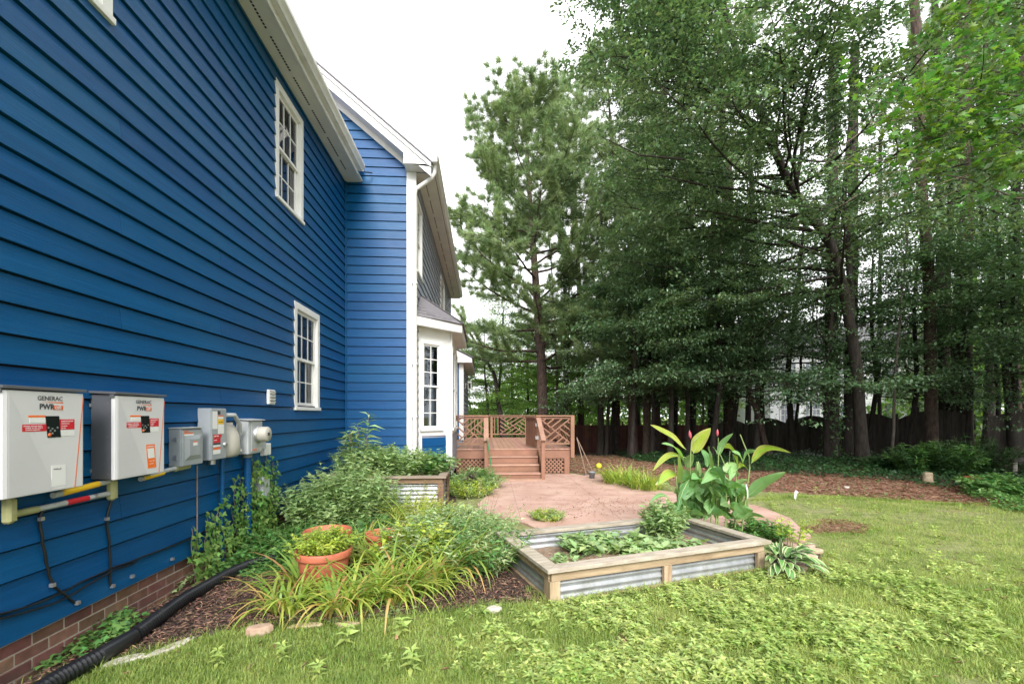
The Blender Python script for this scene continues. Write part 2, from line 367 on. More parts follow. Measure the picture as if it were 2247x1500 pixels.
def build_ground():
    mb = MB(); xs = [-300, -60, -20, -8, -3, 0, 3, 6, 10, 14, 20, 30, 60, 300]; ys = [-300, -40, -10, 0, 3, 6, 9, 12, 15, 18, 22, 26, 40, 80, 300]
    vs = [(x, y, gz(x, y)) for y in ys for x in xs]; nx = len(xs)
    fs = [(j*nx+i, j*nx+i+1, (j+1)*nx+i+1, (j+1)*nx+i) for j in range(len(ys)-1) for i in range(nx-1)]
    mb.add(vs, fs); return mb.build('ground', 'lawn', kind='structure')
build_ground()
g2 = lambda px, py: tuple(G(px, py)[:2])
P_mulch = ragged([(-2.7, 1.2), g2(90, 1500), g2(270, 1445), g2(420, 1405), g2(560, 1375), g2(700, 1372), g2(900, 1352), g2(1060, 1330),
                  g2(1215, 1318), (.45, 4.9), (-.1, 6.6), (-.55, 8.2), (-.6, 10.8), (-.6, 20), (-2.74, 20), (-2.74, 1.2)], .04)
P_patio = ragged([g2(1060, 1125), g2(1050, 1110), g2(1085, 1070), (.05, 10.9), (-.2, 12), (2.4, 12.05), (2.6, 11.7), g2(1330, 1040), g2(1352, 1060), g2(1450, 1078),
                  g2(1560, 1095), g2(1660, 1112), g2(1735, 1140), g2(1775, 1178), g2(1740, 1205), g2(1660, 1170), (2.4, 5.4), (1.0, 5.6), g2(1150, 1150)], .02, .4)
P_straw = ragged([g2(1262, 1040), g2(1330, 1040), g2(1420, 1058), g2(1560, 1075), g2(1700, 1080), g2(1900, 1092), g2(2080, 1105), g2(2300, 1120), g2(2300, 1085), g2(2110, 1070), g2(1960, 1050),
                  g2(1800, 1040), g2(1700, 1035), g2(1560, 1030), g2(1420, 1012), (6, 21), (2.5, 21), (2.4, 13)], .10)
P_woods = ragged([(2.5, 15), (2.6, 18), g2(1420, 1015), g2(1560, 1032), g2(1700, 1038), g2(1800, 1044), g2(1960, 1054), g2(2110, 1074), g2(2300, 1092), (20, 8), (60, 8), (60, 60), (-30, 60), (-30, 22), (-2.8, 22), (2.5, 22)], .12, .6)
P_spot = ragged([g2(1760, 1158), g2(1810, 1144), g2(1880, 1148), g2(1930, 1162), g2(1880, 1174), g2(1800, 1174)], .10, .2)
P_spot2 = ragged([g2(1360, 1405), g2(1410, 1398), g2(1440, 1415), g2(1400, 1432), g2(1362, 1425)], .05, .1)
P_dirt = ragged([g2(1690, 1235), g2(1760, 1190), g2(1800, 1205), g2(1805, 1250), g2(1760, 1262), g2(1700, 1258)], .03, .1)
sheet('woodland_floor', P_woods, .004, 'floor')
sheet('pine_straw_strip', P_straw, .008, 'straw')
sheet('mulch_bed', P_mulch, .012, 'mulch')
sheet('dirt_edge', P_dirt, .006, 'mulch')
patio = sheet('patio', P_patio, .030, 'concrete', thick=.06)
for a_, b_ in (((.55, 6.6), (.62, 10.8)), ((2.05, 6.1), (2.15, 11.7)), ((-.35, 8.9), (3.4, 8.8))):
    MB().bar((a_[0], a_[1], .0305), (b_[0], b_[1], .0305), .007, .002).build('joint', 'jointm', patio)

# ================================================================ HOUSE
HX = -2.75; YF = 9.2; X2 = -1.38; EXPO = .178
house = thing('house', 'two storey house with lapped blue siding, white trim and a bay window', 'house', (HX, 4, 0))
HLOC = Vector((HX, 4, 0))
class HB(MB):                                   # house parts are modelled in world axes; parent offset removed
    def build(s, name, m, parent=None, **k):
        o = MB.build(s, name, m, parent if parent is not None else house, **k)
        if parent is None or parent is house: o.location = -HLOC
        return o
def plank_x(xw, y0, y1, z0, z1, zb, m='blue', out=1):
    # lapped board on a wall facing +x; profile: bottom edge 17 mm proud, top 5 mm
    def pr(z): return xw+out*(.030-.024*(z-zb)/(EXPO+.02))
    z1 = min(z1, zb+EXPO-.013)  # gap left under each lap to draw its dark shadow line
    p = [(xw-.012, z0), (pr(z0), z0), (pr(z1), z1), (xw-.012, z1)]
    return HB().prism([(x, y0, z) for x, z in p], (0, y1-y0, 0)).build('siding_plank', m)
def plank_y(yw, x0, x1, z0, z1, zb, m='blue', xt0=None, xt1=None):
    def pr(z): return yw-(.030-.024*(z-zb)/(EXPO+.02))
    xt0 = x0 if xt0 is None else xt0; xt1 = x1 if xt1 is None else xt1; z1 = min(z1, zb+EXPO-.011)
    v = [(x0, yw+.012, z0), (x1, yw+.012, z0), (x1, pr(z0), z0), (x0, pr(z0), z0), (xt0, yw+.012, z1), (xt1, yw+.012, z1), (xt1, pr(z1), z1), (xt0, pr(z1), z1)]
    return HB().add(v, [(0,1,2,3),(7,6,5,4),(3,2,6,7),(1,0,4,5),(2,1,5,6),(0,3,7,4)]).build('siding_plank', m)
# window openings: (wall 'main'/'wing', y0, y1, z0, z1), casing outer size
WIN_MAIN = [(2.62, 3.52, 4.46, 6.03), (6.15, 7.06, 4.46, 6.03), (6.74, 7.74, 1.67, 3.25)]
WIN_WING = [(9.32, 10.15, 4.50, 6.06), (14.4, 15.9, 4.50, 6.06)]
def wall_planks(xw, ya, yb, za, zb, wins, m, joints):
    z = za; row = 0
    while z < zb-.01:
        z1 = min(z+EXPO+.004, zb); zn = z+EXPO
        cuts = sorted([w for w in wins if w[2] < z1-.001 and w[3] > z+.001], key=lambda w: w[0])
        segs = []; y = ya
        for w in cuts:
            segs.append((y, w[0]+.02)); y = w[1]-.02
            if w[2] > z+.01: plank_x(xw, w[0]+.02, w[1]-.02, z, min(z1, w[2]+.02), z, m)
            if w[3] < z1-.01: plank_x(xw, w[0]+.02, w[1]-.02, max(z, w[3]-.02), z1, z, m)
        segs.append((y, yb))
        for (a, b) in segs:
            j = joints[row % len(joints)]
            if a < j-.2 and b > j+.2:
                plank_x(xw, a, j-.0012, z, z1, z, m); plank_x(xw, j+.0012, b, z, z1, z, m)
            elif b-a > .01: plank_x(xw, a, b, z, z1, z, m)
        z = zn; row += 1
wall_planks(HX, .3, YF-.02, .29, 6.2, WIN_MAIN, 'blue', [4.9, 1.3, 8.1, 3.6])
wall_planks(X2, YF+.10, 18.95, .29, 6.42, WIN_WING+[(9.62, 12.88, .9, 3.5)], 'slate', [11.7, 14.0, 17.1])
# facing wall under the gable
SL = .835
def ztop(x): return 6.48+(X2-x)*SL
z = .29; row = 0
while z < 9.0:
    z1 = z+EXPO+.004
    xr = X2-.155 if z1 <= ztop(X2-.155) else None
    if xr is None:
        xr = X2-(z-6.48)/SL; xrt = X2-(z1-6.48)/SL
        xr = min(xr, X2-.155); xrt = min(xrt, X2-.155)
    else: xrt = xr
    xl = HX+.02 if z < 6.2 else -4.2
    plank_y(YF, xl, xr, z, z1, z, 'blue', xt1=xrt)
    z += EXPO; row += 1
# bulk of the walls behind the planks, openings left for the windows
core = HB()
def core_x(xw, ya, yb, za, zb, wins, t=.12):
    ys = sorted({ya, yb, *[v for w in wins for v in (w[0]+.07, w[1]-.07)]})
    for a, b in zip(ys[:-1], ys[1:]):
        z = za
        for w in sorted([w for w in wins if w[0]+.07 <= a+1e-6 and w[1]-.07 >= b-1e-6], key=lambda w: w[2]):
            core.box((xw-t, a, z), (xw-.014, b, w[2]+.07)); z = w[3]-.07
        core.box((xw-t, a, z), (xw-.014, b, zb))
core_x(HX, -2.0, YF+.1, .25, 6.3, WIN_MAIN); core_x(X2, YF+.014, 18.9, .25, 6.45, WIN_WING+[(9.62, 12.88, .9, 3.5)])
core.prism([(X2-.014, YF+.014, .25), (X2-.014, YF+.014, 6.5), (-4.3, YF+.014, 6.5+2.9*SL), (-4.3, YF+.014, .25)], (0, .1, 0))
core.build('wall_core', 'dark')  # near-black, so open gaps under the laps show as painted shadow lines
HB().box((HX, .3-.02, .27), (HX+.03, .3, 6.2)).box((HX-.12, -2, .25), (HX+.002, .28, 6.2)).build('siding_end', 'blue')
# brick foundation
nb = 0
for c in range(4):
    zc = .275-.077*(c+1); off = (c % 2)*.107; y = 1.9+off
    while y < 7.2:
        L_ = .203; z0 = zc+random.uniform(-.001, .001)
        if c == 0 or True:
            HB().box((HX-.09, y, z0), (HX-.008+random.uniform(-.002, .002), y+L_, z0+.066)).build('brick', 'brick', bev=.003); nb += 1
        y += .2135
HB().box((HX-.12, -2, -.1), (HX-.0125, YF, .268)).build('foundation', 'mortar')
HB().box((X2-.12, YF, -.1), (X2-.02, 18.9, .28)).box((HX, YF, -.1), (X2-.02, YF+.1, .28)).build('foundation', 'brick')
# ---- windows
def window_x(xw, y0, y1, z0, z1, cols=3, m='white', curtain=True, rm=.3):
    """double-hung window on a wall facing +x: casing, jambs, two sashes, muntins, glass, blind, dark room"""
    f = HB(); t = .095; o = xw+.030
    f.box((xw-.02, y0, z0+.05), (o, y0+t, z1)); f.box((xw-.02, y1-t, z0+.05), (o, y1, z1)); f.box((xw-.02, y0+t, z1-t), (o, y1-t, z1))
    f.box((xw-.10, y0+t-.025, z0+.05), (xw-.021, y0+t, z1-t+.02)); f.box((xw-.10, y1-t, z0+.05), (xw-.021, y1-t+.025, z1-t+.02)); f.box((xw-.10, y0+t-.02, z1-t), (xw-.021, y1-t+.02, z1-t+.02))
    w = f.build('window', m, bev=.003)
    HBw(w).box((xw-.09, y0-.005, z0), (xw+.05, y1+.005, z0+.049)).build('sill', m, w, bev=.004)
    a, b = y0+t+.004, y1-t-.004; zm = (z0+.05+z1-t)/2
    for (lo, hi, xo) in ((zm-.02, z1-t-.002, xw-.012), (z0+.052, zm+.02, xw-.042)):
        s = HBw(w); r = .042
        s.box((xo-.03, a, lo), (xo, a+r, hi)); s.box((xo-.03, b-r, lo), (xo, b, hi)); s.box((xo-.03, a+r, hi-.042), (xo, b-r, hi)); s.box((xo-.03, a+r, lo), (xo, b-r, lo+(.042 if lo == zm-.02 else .065)))
        s.build('sash', m, w, bev=.002)
        lo2 = lo+(.042 if lo == zm-.02 else .065)
        q = HBw(w)
        for i in range(1, cols): yy = a+r+(b-a-2*r)*i/cols; q.box((xo-.022, yy-.009, lo2), (xo-.006, yy+.009, hi-.042))
        zz = (lo2+hi-.042)/2; q.box((xo-.021, a+r, zz-.009), (xo-.007, b-r, zz+.009)); q.build('muntin', m, w)
        HBw(w).box((xo-.017, a+r-.005, lo2-.005), (xo-.012, b-r+.005, hi-.037)).build('pane', 'glass', w)
    HBw(w).add([(xw-.55, y0-rm, z0-.2), (xw-.55, y1+.3, z0-.2), (xw-.55, y1+.3, z1+.2), (xw-.55, y0-rm, z1+.2), (xw-.121, y0-rm, z0-.2), (xw-.121, y1+.3, z0-.2), (xw-.121, y1+.3, z1+.2), (xw-.121, y0-rm, z1+.2)],
           [(0,1,2,3),(0,4,5,1),(2,6,7,3),(0,3,7,4),(1,5,6,2)]).build('room', 'dark', w)
    if curtain:
        c = HBw(w); k = 10
        for (ya, yb) in ((y0+.52*(y1-y0), y1-.03),):
            pts = [(xw-.105-.014*math.sin(i*2.1), ya+(yb-ya)*i/(k*3)) for i in range(k*3+1)]
            c.add([(p[0], p[1], zz) for p in pts for zz in (z0, z1)], [(2*i, 2*i+2, 2*i+3, 2*i+1) for i in range(k*3)], 0, True)
        c.build('curtain', 'blind', w)
        bl = HBw(w); zz = z0+.06
        while zz < z0+(z1-z0)*.46: bl.box((xw-.108, y0+.10, zz), (xw-.090, y0+.5*(y1-y0), zz+.005)); zz += .03
        bl.build('blind', 'blind', w, kind='stuff')
    return w
class HBw(MB):                                  # sub-parts of a window whose origin sits at the house's part offset
    def __init__(s, w): super().__init__(); s.w = w
for i, (a, b, c, d) in enumerate(WIN_MAIN): window_x(HX, a, b, c, d)
for i, (a, b, c, d) in enumerate(WIN_WING): window_x(X2, a, b, c, d, cols=2, curtain=False, rm=0.0)
# ceiling lamp seen through the upper window
lp = HB().lathe([(.02, .0), (.10, -.02), (.20, -.09), (.21, -.11)], 20, (HX-.40, 6.50, 5.78)).tube([(HX-.40, 6.50, 5.78), (HX-.40, 6.50, 6.1)], .012, 6).build('ceiling_lamp', 'paper')
# ---- eaves of the main block
HB().box((HX, -2, 6.2), (-2.425, YF-.02, 6.215)).build('soffit', 'cream')
HB().box((-2.425, -2, 6.19), (-2.40, YF-.35, 6.40)).build('fascia', 'gutter', bev=.003)
vh = HB(); y = 1.0; k = 0
while y < YF-.5:
    if k % 14 < 12: vh.box((-2.60, y, 6.196), (-2.578, y+.028, 6.1996))
    y += .048; k += 1
vh.build('vent_hole', 'dark', kind='stuff')
def gutter_y(x, z, y0, y1, sgn=1):              # K-style gutter running along y, back at x
    p = [(0, 0), (.07, 0), (.085, .03), (.112, .065), (.122, .075), (.122, .125), (.108, .125), (.10, .08), (.07, .05), (.06, .012), (.01, .012), (.01, .11), (0, .11)]
    g = HB(); n = len(p); vs = [(x+a, y, z+b) for y in (y0, y1) for a, b in p]
    g.add(vs, [(i, (i+1) % n, n+(i+1) % n, n+i) for i in range(n)])
    for y in (y0, y1): g.box((x+.002, y-.003, z+.002), (x+.10, y+.003, z+.09))
    return g.build('gutter', 'gutter')
gutter_y(-2.40, 6.27, -2, YF-.30)
HB().box((HX+.0, YF-.34, 6.216), (-2.40, YF-.02, 6.25)).build('eave_return', 'cream')
# roof of the main block
rf = HB(); rf.prism([(-2.36, -2, 6.43), (-2.36, -2, 6.46), (-6.8, -2, 9.4), (-6.8, -2, 9.37)], (0, YF+3, 0)); rf.build('roof', 'shingle')
# ---- wing: rake, returns, eave
yr = YF-.32
def rake(name, m, x0, x1, zo0, zo1, ya, yb, bev=.004):
    # sloped board; zo = heights above the siding line at x
    return HB().prism([(x0, ya, ztop(x0)+zo0), (x1, ya, ztop(x1)+zo0), (x1, ya, ztop(x1)+zo1), (x0, ya, ztop(x0)+zo1)], (0, yb-ya, 0)).build(name, m, bev=bev)
XE = -1.02
rake('rake_fascia', 'white', -6.0, XE, .03, .20, yr, yr+.025)
rake('rake_moulding', 'white', -6.0, XE, .20, .29, yr-.03, yr+.03)
rake('rake_soffit', 'white', -6.0, X2-.15, .03, .045, yr+.026, YF-.02)
rake('frieze_board', 'white', -6.0, X2-.15, -.09, .029, YF-.045, YF-.012)
rake('wing_roof', 'shingle', -6.0, XE+.03, .292, .325, yr-.05, 19.2, bev=0)
# pork-chop return at the eave corner
HB().prism([(-1.545, yr-.004, 6.44), (XE-.03, yr-.004, 6.44), (XE-.03, yr-.004, ztop(XE-.03)+.20), (-1.545, yr-.004, ztop(-1.545)+.06)], (0, YF-yr-.02, 0)).build('eave_return', 'white', bev=.004)
HB().box((X2, YF-.0, 6.42), (XE, 19.0, 6.435)).build('soffit', 'cream')
HB().box((XE, yr+.03, 6.42), (XE+.022, 19.0, 6.60)).build('fascia', 'gutter', bev=.003)
gutter_y(XE+.022, 6.47, yr-.05, 19.05)
vh = HB(); y = YF+.3; k = 0
while y < 18.5:
    if k % 10 < 8: vh.box((-1.22, y, 6.416), (-1.20, y+.05, 6.4196))
    y += .085; k += 1
vh.build('vent_hole', 'dark', kind='stuff')
# corner boards
HB().box((X2-.155, YF-.04, .25), (X2+.035, YF-.006, 6.44)).build('corner_board', 'white', bev=.003)
HB().box((X2-.005, YF-.005, .25), (X2+.035, YF+.10, 6.42)).build('corner_board', 'white', bev=.003)
HB().box((HX+.02, YF-.055, .27), (HX+.05, YF-.02, 6.2)).build('inside_corner_trim', 'blue')
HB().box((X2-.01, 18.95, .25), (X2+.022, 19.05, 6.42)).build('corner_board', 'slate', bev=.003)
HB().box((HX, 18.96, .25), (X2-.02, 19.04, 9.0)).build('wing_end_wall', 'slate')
# downspout with its elbow
ds = HB(); zc = 6.36
def duct(m_, pts, w=.085, d=.06):
    for p, q in zip(pts[:-1], pts[1:]): m_.bar(p, q, w, d, up=(0, 1, 0))
pts = [(-.96, yr+.10, 6.47), (-.965, yr+.12, 6.34), (-1.02, yr+.15, 6.26), (-1.20, YF-.10, 6.16), (-1.34, YF-.075, 6.08), (-1.37, YF-.072, 5.98), (-1.37, YF-.072, .25), (-1.35, YF-.16, .12)]
ds.tube(pts, .042, 10)
ds.build('downspout', 'gutter')
for zz in (4.2, 2.6, 1.55): HB().box((-1.425, YF-.115, zz), (-1.315, YF-.03, zz+.03)).build('downspout_strap', 'gutter')
HB().tube([(-2.31, 9.0, 6.31), (-2.24, 9.04, 6.33), (-2.20, 9.12, 6.36)], .012, 6).build('gutter_hook', 'dark')
# ---- bay window
def face_mtx(p, q):                              # u along p->q, v outward, w up
    p = Vector((p[0], p[1], 0)); q = Vector((q[0], q[1], 0)); u = (q-p).normalized(); v = Vector((u.y, -u.x, 0))
    return Matrix(((u.x, v.x, 0, p.x), (u.y, v.y, 0, p.y), (0, 0, 1, 0), (0, 0, 0, 1)))
B0, B1, B2, B3 = (X2, 9.55), (-.73, 10.2), (-.73, 12.3), (X2, 12.95)
bayw = HB().prism([(B0[0], B0[1], .6), (B1[0]-.03, B1[1]+.02, .6), (B2[0]-.03, B2[1]-.02, .6), (B3[0], B3[1], .6)], (0, 0, .55)).build('bay_window', 'slate')
def bb(mt): return MB(mt)
def off(o): return o
m1 = face_mtx(B0, B1); L1 = .919
zb, zt = 1.16, 3.42
# white panel as a frame round the opening
ou0, ou1, oz0, oz1 = .15, .58, 1.33, 3.10
fr = bb(m1)
fr.box((0, -.06, zb), (ou0, 0, zt)).box((ou1, -.06, zb), (L1, 0, zt)).box((ou0, -.06, oz1), (ou1, 0, zt)).box((ou0, -.06, zb), (ou1, 0, oz0)); fr.build('bay_panel', 'white', bayw)
cs = bb(m1)
cs.box((ou0-.075, .001, oz0-.02), (ou0, .025, oz1+.075)).box((ou1, .001, oz0-.02), (ou1+.075, .025, oz1+.075)).box((ou0, .001, oz1), (ou1, .025, oz1+.075)); cs.build('casing', 'white', bayw, bev=.003)
bb(m1).box((ou0-.09, .001, oz0-.07), (ou1+.09, .05, oz0-.021)).build('sill', 'white', bayw, bev=.003)
zm = (oz0+oz1)/2
for lo, hi, v in ((zm-.02, oz1, -.008), (oz0, zm+.02, -.034)):
    s = bb(m1); a, b = ou0, ou1; r = .035
    s.box((a, v-.025, lo), (a+r, v, hi)).box((b-r, v-.025, lo), (b, v, hi)).box((a+r, v-.025, hi-r), (b-r, v, hi)).box((a+r, v-.025, lo), (b-r, v, lo+r)); s.build('sash', 'white', bayw)
    q = bb(m1); q.box(((a+b)/2-.009, v-.02, lo+r), ((a+b)/2+.009, v-.004, hi-r))
    for i in (1, 2): zz = lo+r+(hi-lo-2*r)*i/3; q.box((a+r, v-.019, zz-.009), (b-r, v-.005, zz+.009))
    q.build('muntin', 'white', bayw); bb(m1).box((a+r-.005, v-.016, lo+r-.005), (b-r+.005, v-.012, hi-r+.005)).build('pane', 'glass', bayw)
bb(m1).add([(ou0-.05, -.5, oz0-.1), (ou1+.05, -.5, oz0-.1), (ou1+.05, -.5, oz1+.1), (ou0-.05, -.5, oz1+.1), (ou0-.05, -.07, oz0-.1), (ou1+.05, -.07, oz0-.1), (ou1+.05, -.07, oz1+.1), (ou0-.05, -.07, oz1+.1)],
    [(0,1,2,3),(0,4,5,1),(2,6,7,3),(0,3,7,4),(1,5,6,2)]).build('room', 'dark', bayw)
c = bb(m1); pts = [(ou0+.25+.2*i/14, -.16-.015*math.sin(i*1.9)) for i in range(15)]
c.add([(p[0], p[1], z_) for p in pts for z_ in (oz0, oz0+.95)], [(2*i, 2*i+2, 2*i+3, 2*i+1) for i in range(14)], 0, True); c.build('curtain', 'blind', bayw)
bb(m1).box((L1-.16, .001, .42), (L1+.01, .03, zb+.01)).box((-.0, .001, .2), (.10, .03, zb+.01)).box((L1-.03, .0012, zb+.011), (L1+.012, .03, zt)).build('bay_corner_board', 'white', bayw, bev=.003)
for i in range(4):
    z_ = zb-.05-.178*(i+1); s = bb(m1); s.prism([(.10, .0, z_), (.10, .02, z_), (.10, .006, z_+.182), (.10, .0, z_+.182)], (L1-.26, 0, 0)); s.build('siding_plank', 'blue', bayw)
m2 = face_mtx(B1, B2); L2 = 2.1
bb(m2).box((0, -.05, zb+.0), (L2, 0, zt)).build('bay_panel', 'white', bayw)
for (a, b) in ((.18, .98), (1.12, 1.92)):
    s = bb(m2); s.box((a, .001, 1.3), (a+.08, .03, 3.15)).box((b-.08, .001, 1.3), (b, .03, 3.15)).box((a+.08, .001, 3.07), (b-.08, .03, 3.15)).box((a-.02, .001, 1.25), (b+.02, .05, 1.299)).box((a+.08, .001, 2.18), (b-.08, .02, 2.23)); s.build('casing', 'white', bayw)
    bb(m2).box((a+.08, .0015, 1.3), (b-.08, .006, 3.07)).build('pane', 'screen', bayw)
for i in range(5):
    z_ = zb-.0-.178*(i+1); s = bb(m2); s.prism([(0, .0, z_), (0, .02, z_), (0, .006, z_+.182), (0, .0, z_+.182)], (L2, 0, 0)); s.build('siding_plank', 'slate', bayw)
m3 = face_mtx(B2, B3); bb(m3).box((0, -.05, .3), (L1, 0, zt)).build('bay_panel', 'white', bayw)
# bay roof
def offp(d): return [(X2, 9.55-d*1.41-.0), (-.73+d, 10.2-d*.41), (-.73+d, 12.3+d*.41), (X2, 12.95+d*1.41)]
E = offp(.25); Iw = offp(.02)
HB().prism([(E[0][0], max(E[0][1], YF+.11), 3.42)]+[(p[0], p[1], 3.42) for p in E[1:]], (0, 0, .016)).build('bay_soffit', 'cream', bayw).location = (0, 0, 0)
for i in range(3):
    p, q = E[i], E[i+1]
    MB(face_mtx(p, q)).box((0 if i else .03, -.022, 3.41), (math.dist(p, q), 0, 3.585)).build('bay_fascia', 'white', bayw, bev=.003)
EO = offp(.29); top = [(X2+.01, 10.25, 4.03), (X2+.01, 12.2, 4.03)]
def bilerp(a, b, c_, d_, s, t): return (a.lerp(b, s)).lerp(c_.lerp(d_, s), t)
ez = 3.59
quads = [((EO[0][0], YF+.11, ez), (EO[1][0], EO[1][1], ez), (X2+.01, 9.36, 4.05), (X2+.02, 10.1, 4.14)),
         ((EO[1][0], EO[1][1], ez), (EO[2][0], EO[2][1], ez), (X2+.02, 10.1, 4.14), (X2+.02, 12.4, 4.14)),
         ((EO[2][0], EO[2][1], ez), (X2, EO[3][1], ez), (X2+.02, 12.4, 4.14), (X2+.01, 13.1, 4.05))]
quads[0] = ((X2+.03, YF-.0+.03, ez), (EO[1][0], EO[1][1], ez), (X2+.03, 9.75, 4.12), (X2+.03, 9.95, 4.16))
rr = random.Random(3)
for qi, (a, b, c_, d_) in enumerate(quads):
    a, b, c_, d_ = map(Vector, (a, b, c_, d_)); nrm = (b-a).cross(c_-a).normalized()
    if nrm.z < 0: nrm = -nrm
    MB().prism([a, b, d_, c_], -nrm*.02).build('roof_deck', 'shingle', bayw)
    rows = 7
    for r_ in range(rows):
        t0, t1 = r_/rows, (r_+1.12)/rows; t1 = min(t1, 1)
        n_ = 5 if qi == 0 else 9
        sh = rr.random()
        for k in range(n_+1):
            s0 = max(0, (k-sh)/n_); s1 = min(1, (k+1-sh)/n_-.004)
            if s1 <= s0: continue
            lo = rr.uniform(0, .25)/rows
            p = [bilerp(a, b, c_, d_, s0, max(0, t0-lo*.3)), bilerp(a, b, c_, d_, s1, max(0, t0-lo*.3)), bilerp(a, b, c_, d_, s1, t1), bilerp(a, b, c_, d_, s0, t1)]
            v = [p[0]+nrm*.012, p[1]+nrm*.012, p[2]+nrm*.003, p[3]+nrm*.003, p[0], p[1], p[2], p[3]]
            MB().add([x[:] for x in v], [(0,1,2,3),(4,5,1,0),(5,6,2,1),(7,4,0,3)]).build('shingle', 'shingle', bayw)
for p_, q_ in ((Vector(quads[0][1]), Vector(quads[0][3])), ):
    MB().bar(p_+Vector((0, 0, .012)), q_+Vector((0, 0, .012)), .12, .012).build('hip_cap', 'shingle', bayw)
# ---- one-storey bump-out beyond the bay
BX, BY = -.75, 16.4
z = .75
while z < 3.4:
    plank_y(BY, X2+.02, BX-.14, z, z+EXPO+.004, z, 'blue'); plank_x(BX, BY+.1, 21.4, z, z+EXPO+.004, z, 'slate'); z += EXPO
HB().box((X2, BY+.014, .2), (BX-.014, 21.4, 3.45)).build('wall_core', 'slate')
HB().box((BX-.14, BY-.03, .7), (BX+.022, BY-.005, 3.45)).box((BX-.004, BY-.0045, .7), (BX+.022, BY+.1, 3.45)).build('corner_board', 'white', bev=.003)
HB().box((X2, BY-.28, 3.45), (BX+.30, 21.6, 3.465)).build('soffit', 'cream')
HB().prism([(X2, BY-.30, 3.45), (BX+.32, BY-.30, 3.45), (BX+.32, BY-.30, 3.60), (X2, BY-.30, 4.10)], (0, .02, 0)).build('rake_fascia', 'white')
HB().box((BX+.30, BY-.279, 3.45), (BX+.33, 21.6, 3.60)).build('fascia', 'white')
HB().prism([(X2, BY-.34, 4.12), (BX+.37, BY-.34, 3.61), (BX+.37, BY-.34, 3.64), (X2, BY-.34, 4.15)], (0, 5.5, 0)).build('lower_roof', 'shingle')
# parts of the bay live in world axes under a part that is shifted by -HLOC already; children inherit it
lan = thing('wall_lantern', 'small white box lantern on the grey wall beyond the bay', 'wall lamp', (BX+.02, 18.0, 2.75))
MB().box((0, -.06, -.1), (.03, .06, .12)).build('backplate', 'white', lan)
MB().box((.03, -.02, .06), (.12, .02, .08)).box((.10, -.09, -.14), (.24, .09, -.12)).box((.10, -.09, .10), (.24, .09, .12)).box((.10, -.09, -.12), (.12, -.07, .10)).box((.22, -.09, -.12), (.24, -.07, .10)).box((.10, .07, -.12), (.12, .09, .10)).box((.22, .07, -.12), (.24, .09, .10)).prism([(.09, -.1, .12), (.25, -.1, .12), (.25, .1, .12), (.09, .1, .12)], (0, 0, .04)).build('cage', 'white', lan)
MB().box((.13, -.06, -.11), (.21, .06, .09)).build('lamp_glass', 'screen', lan)
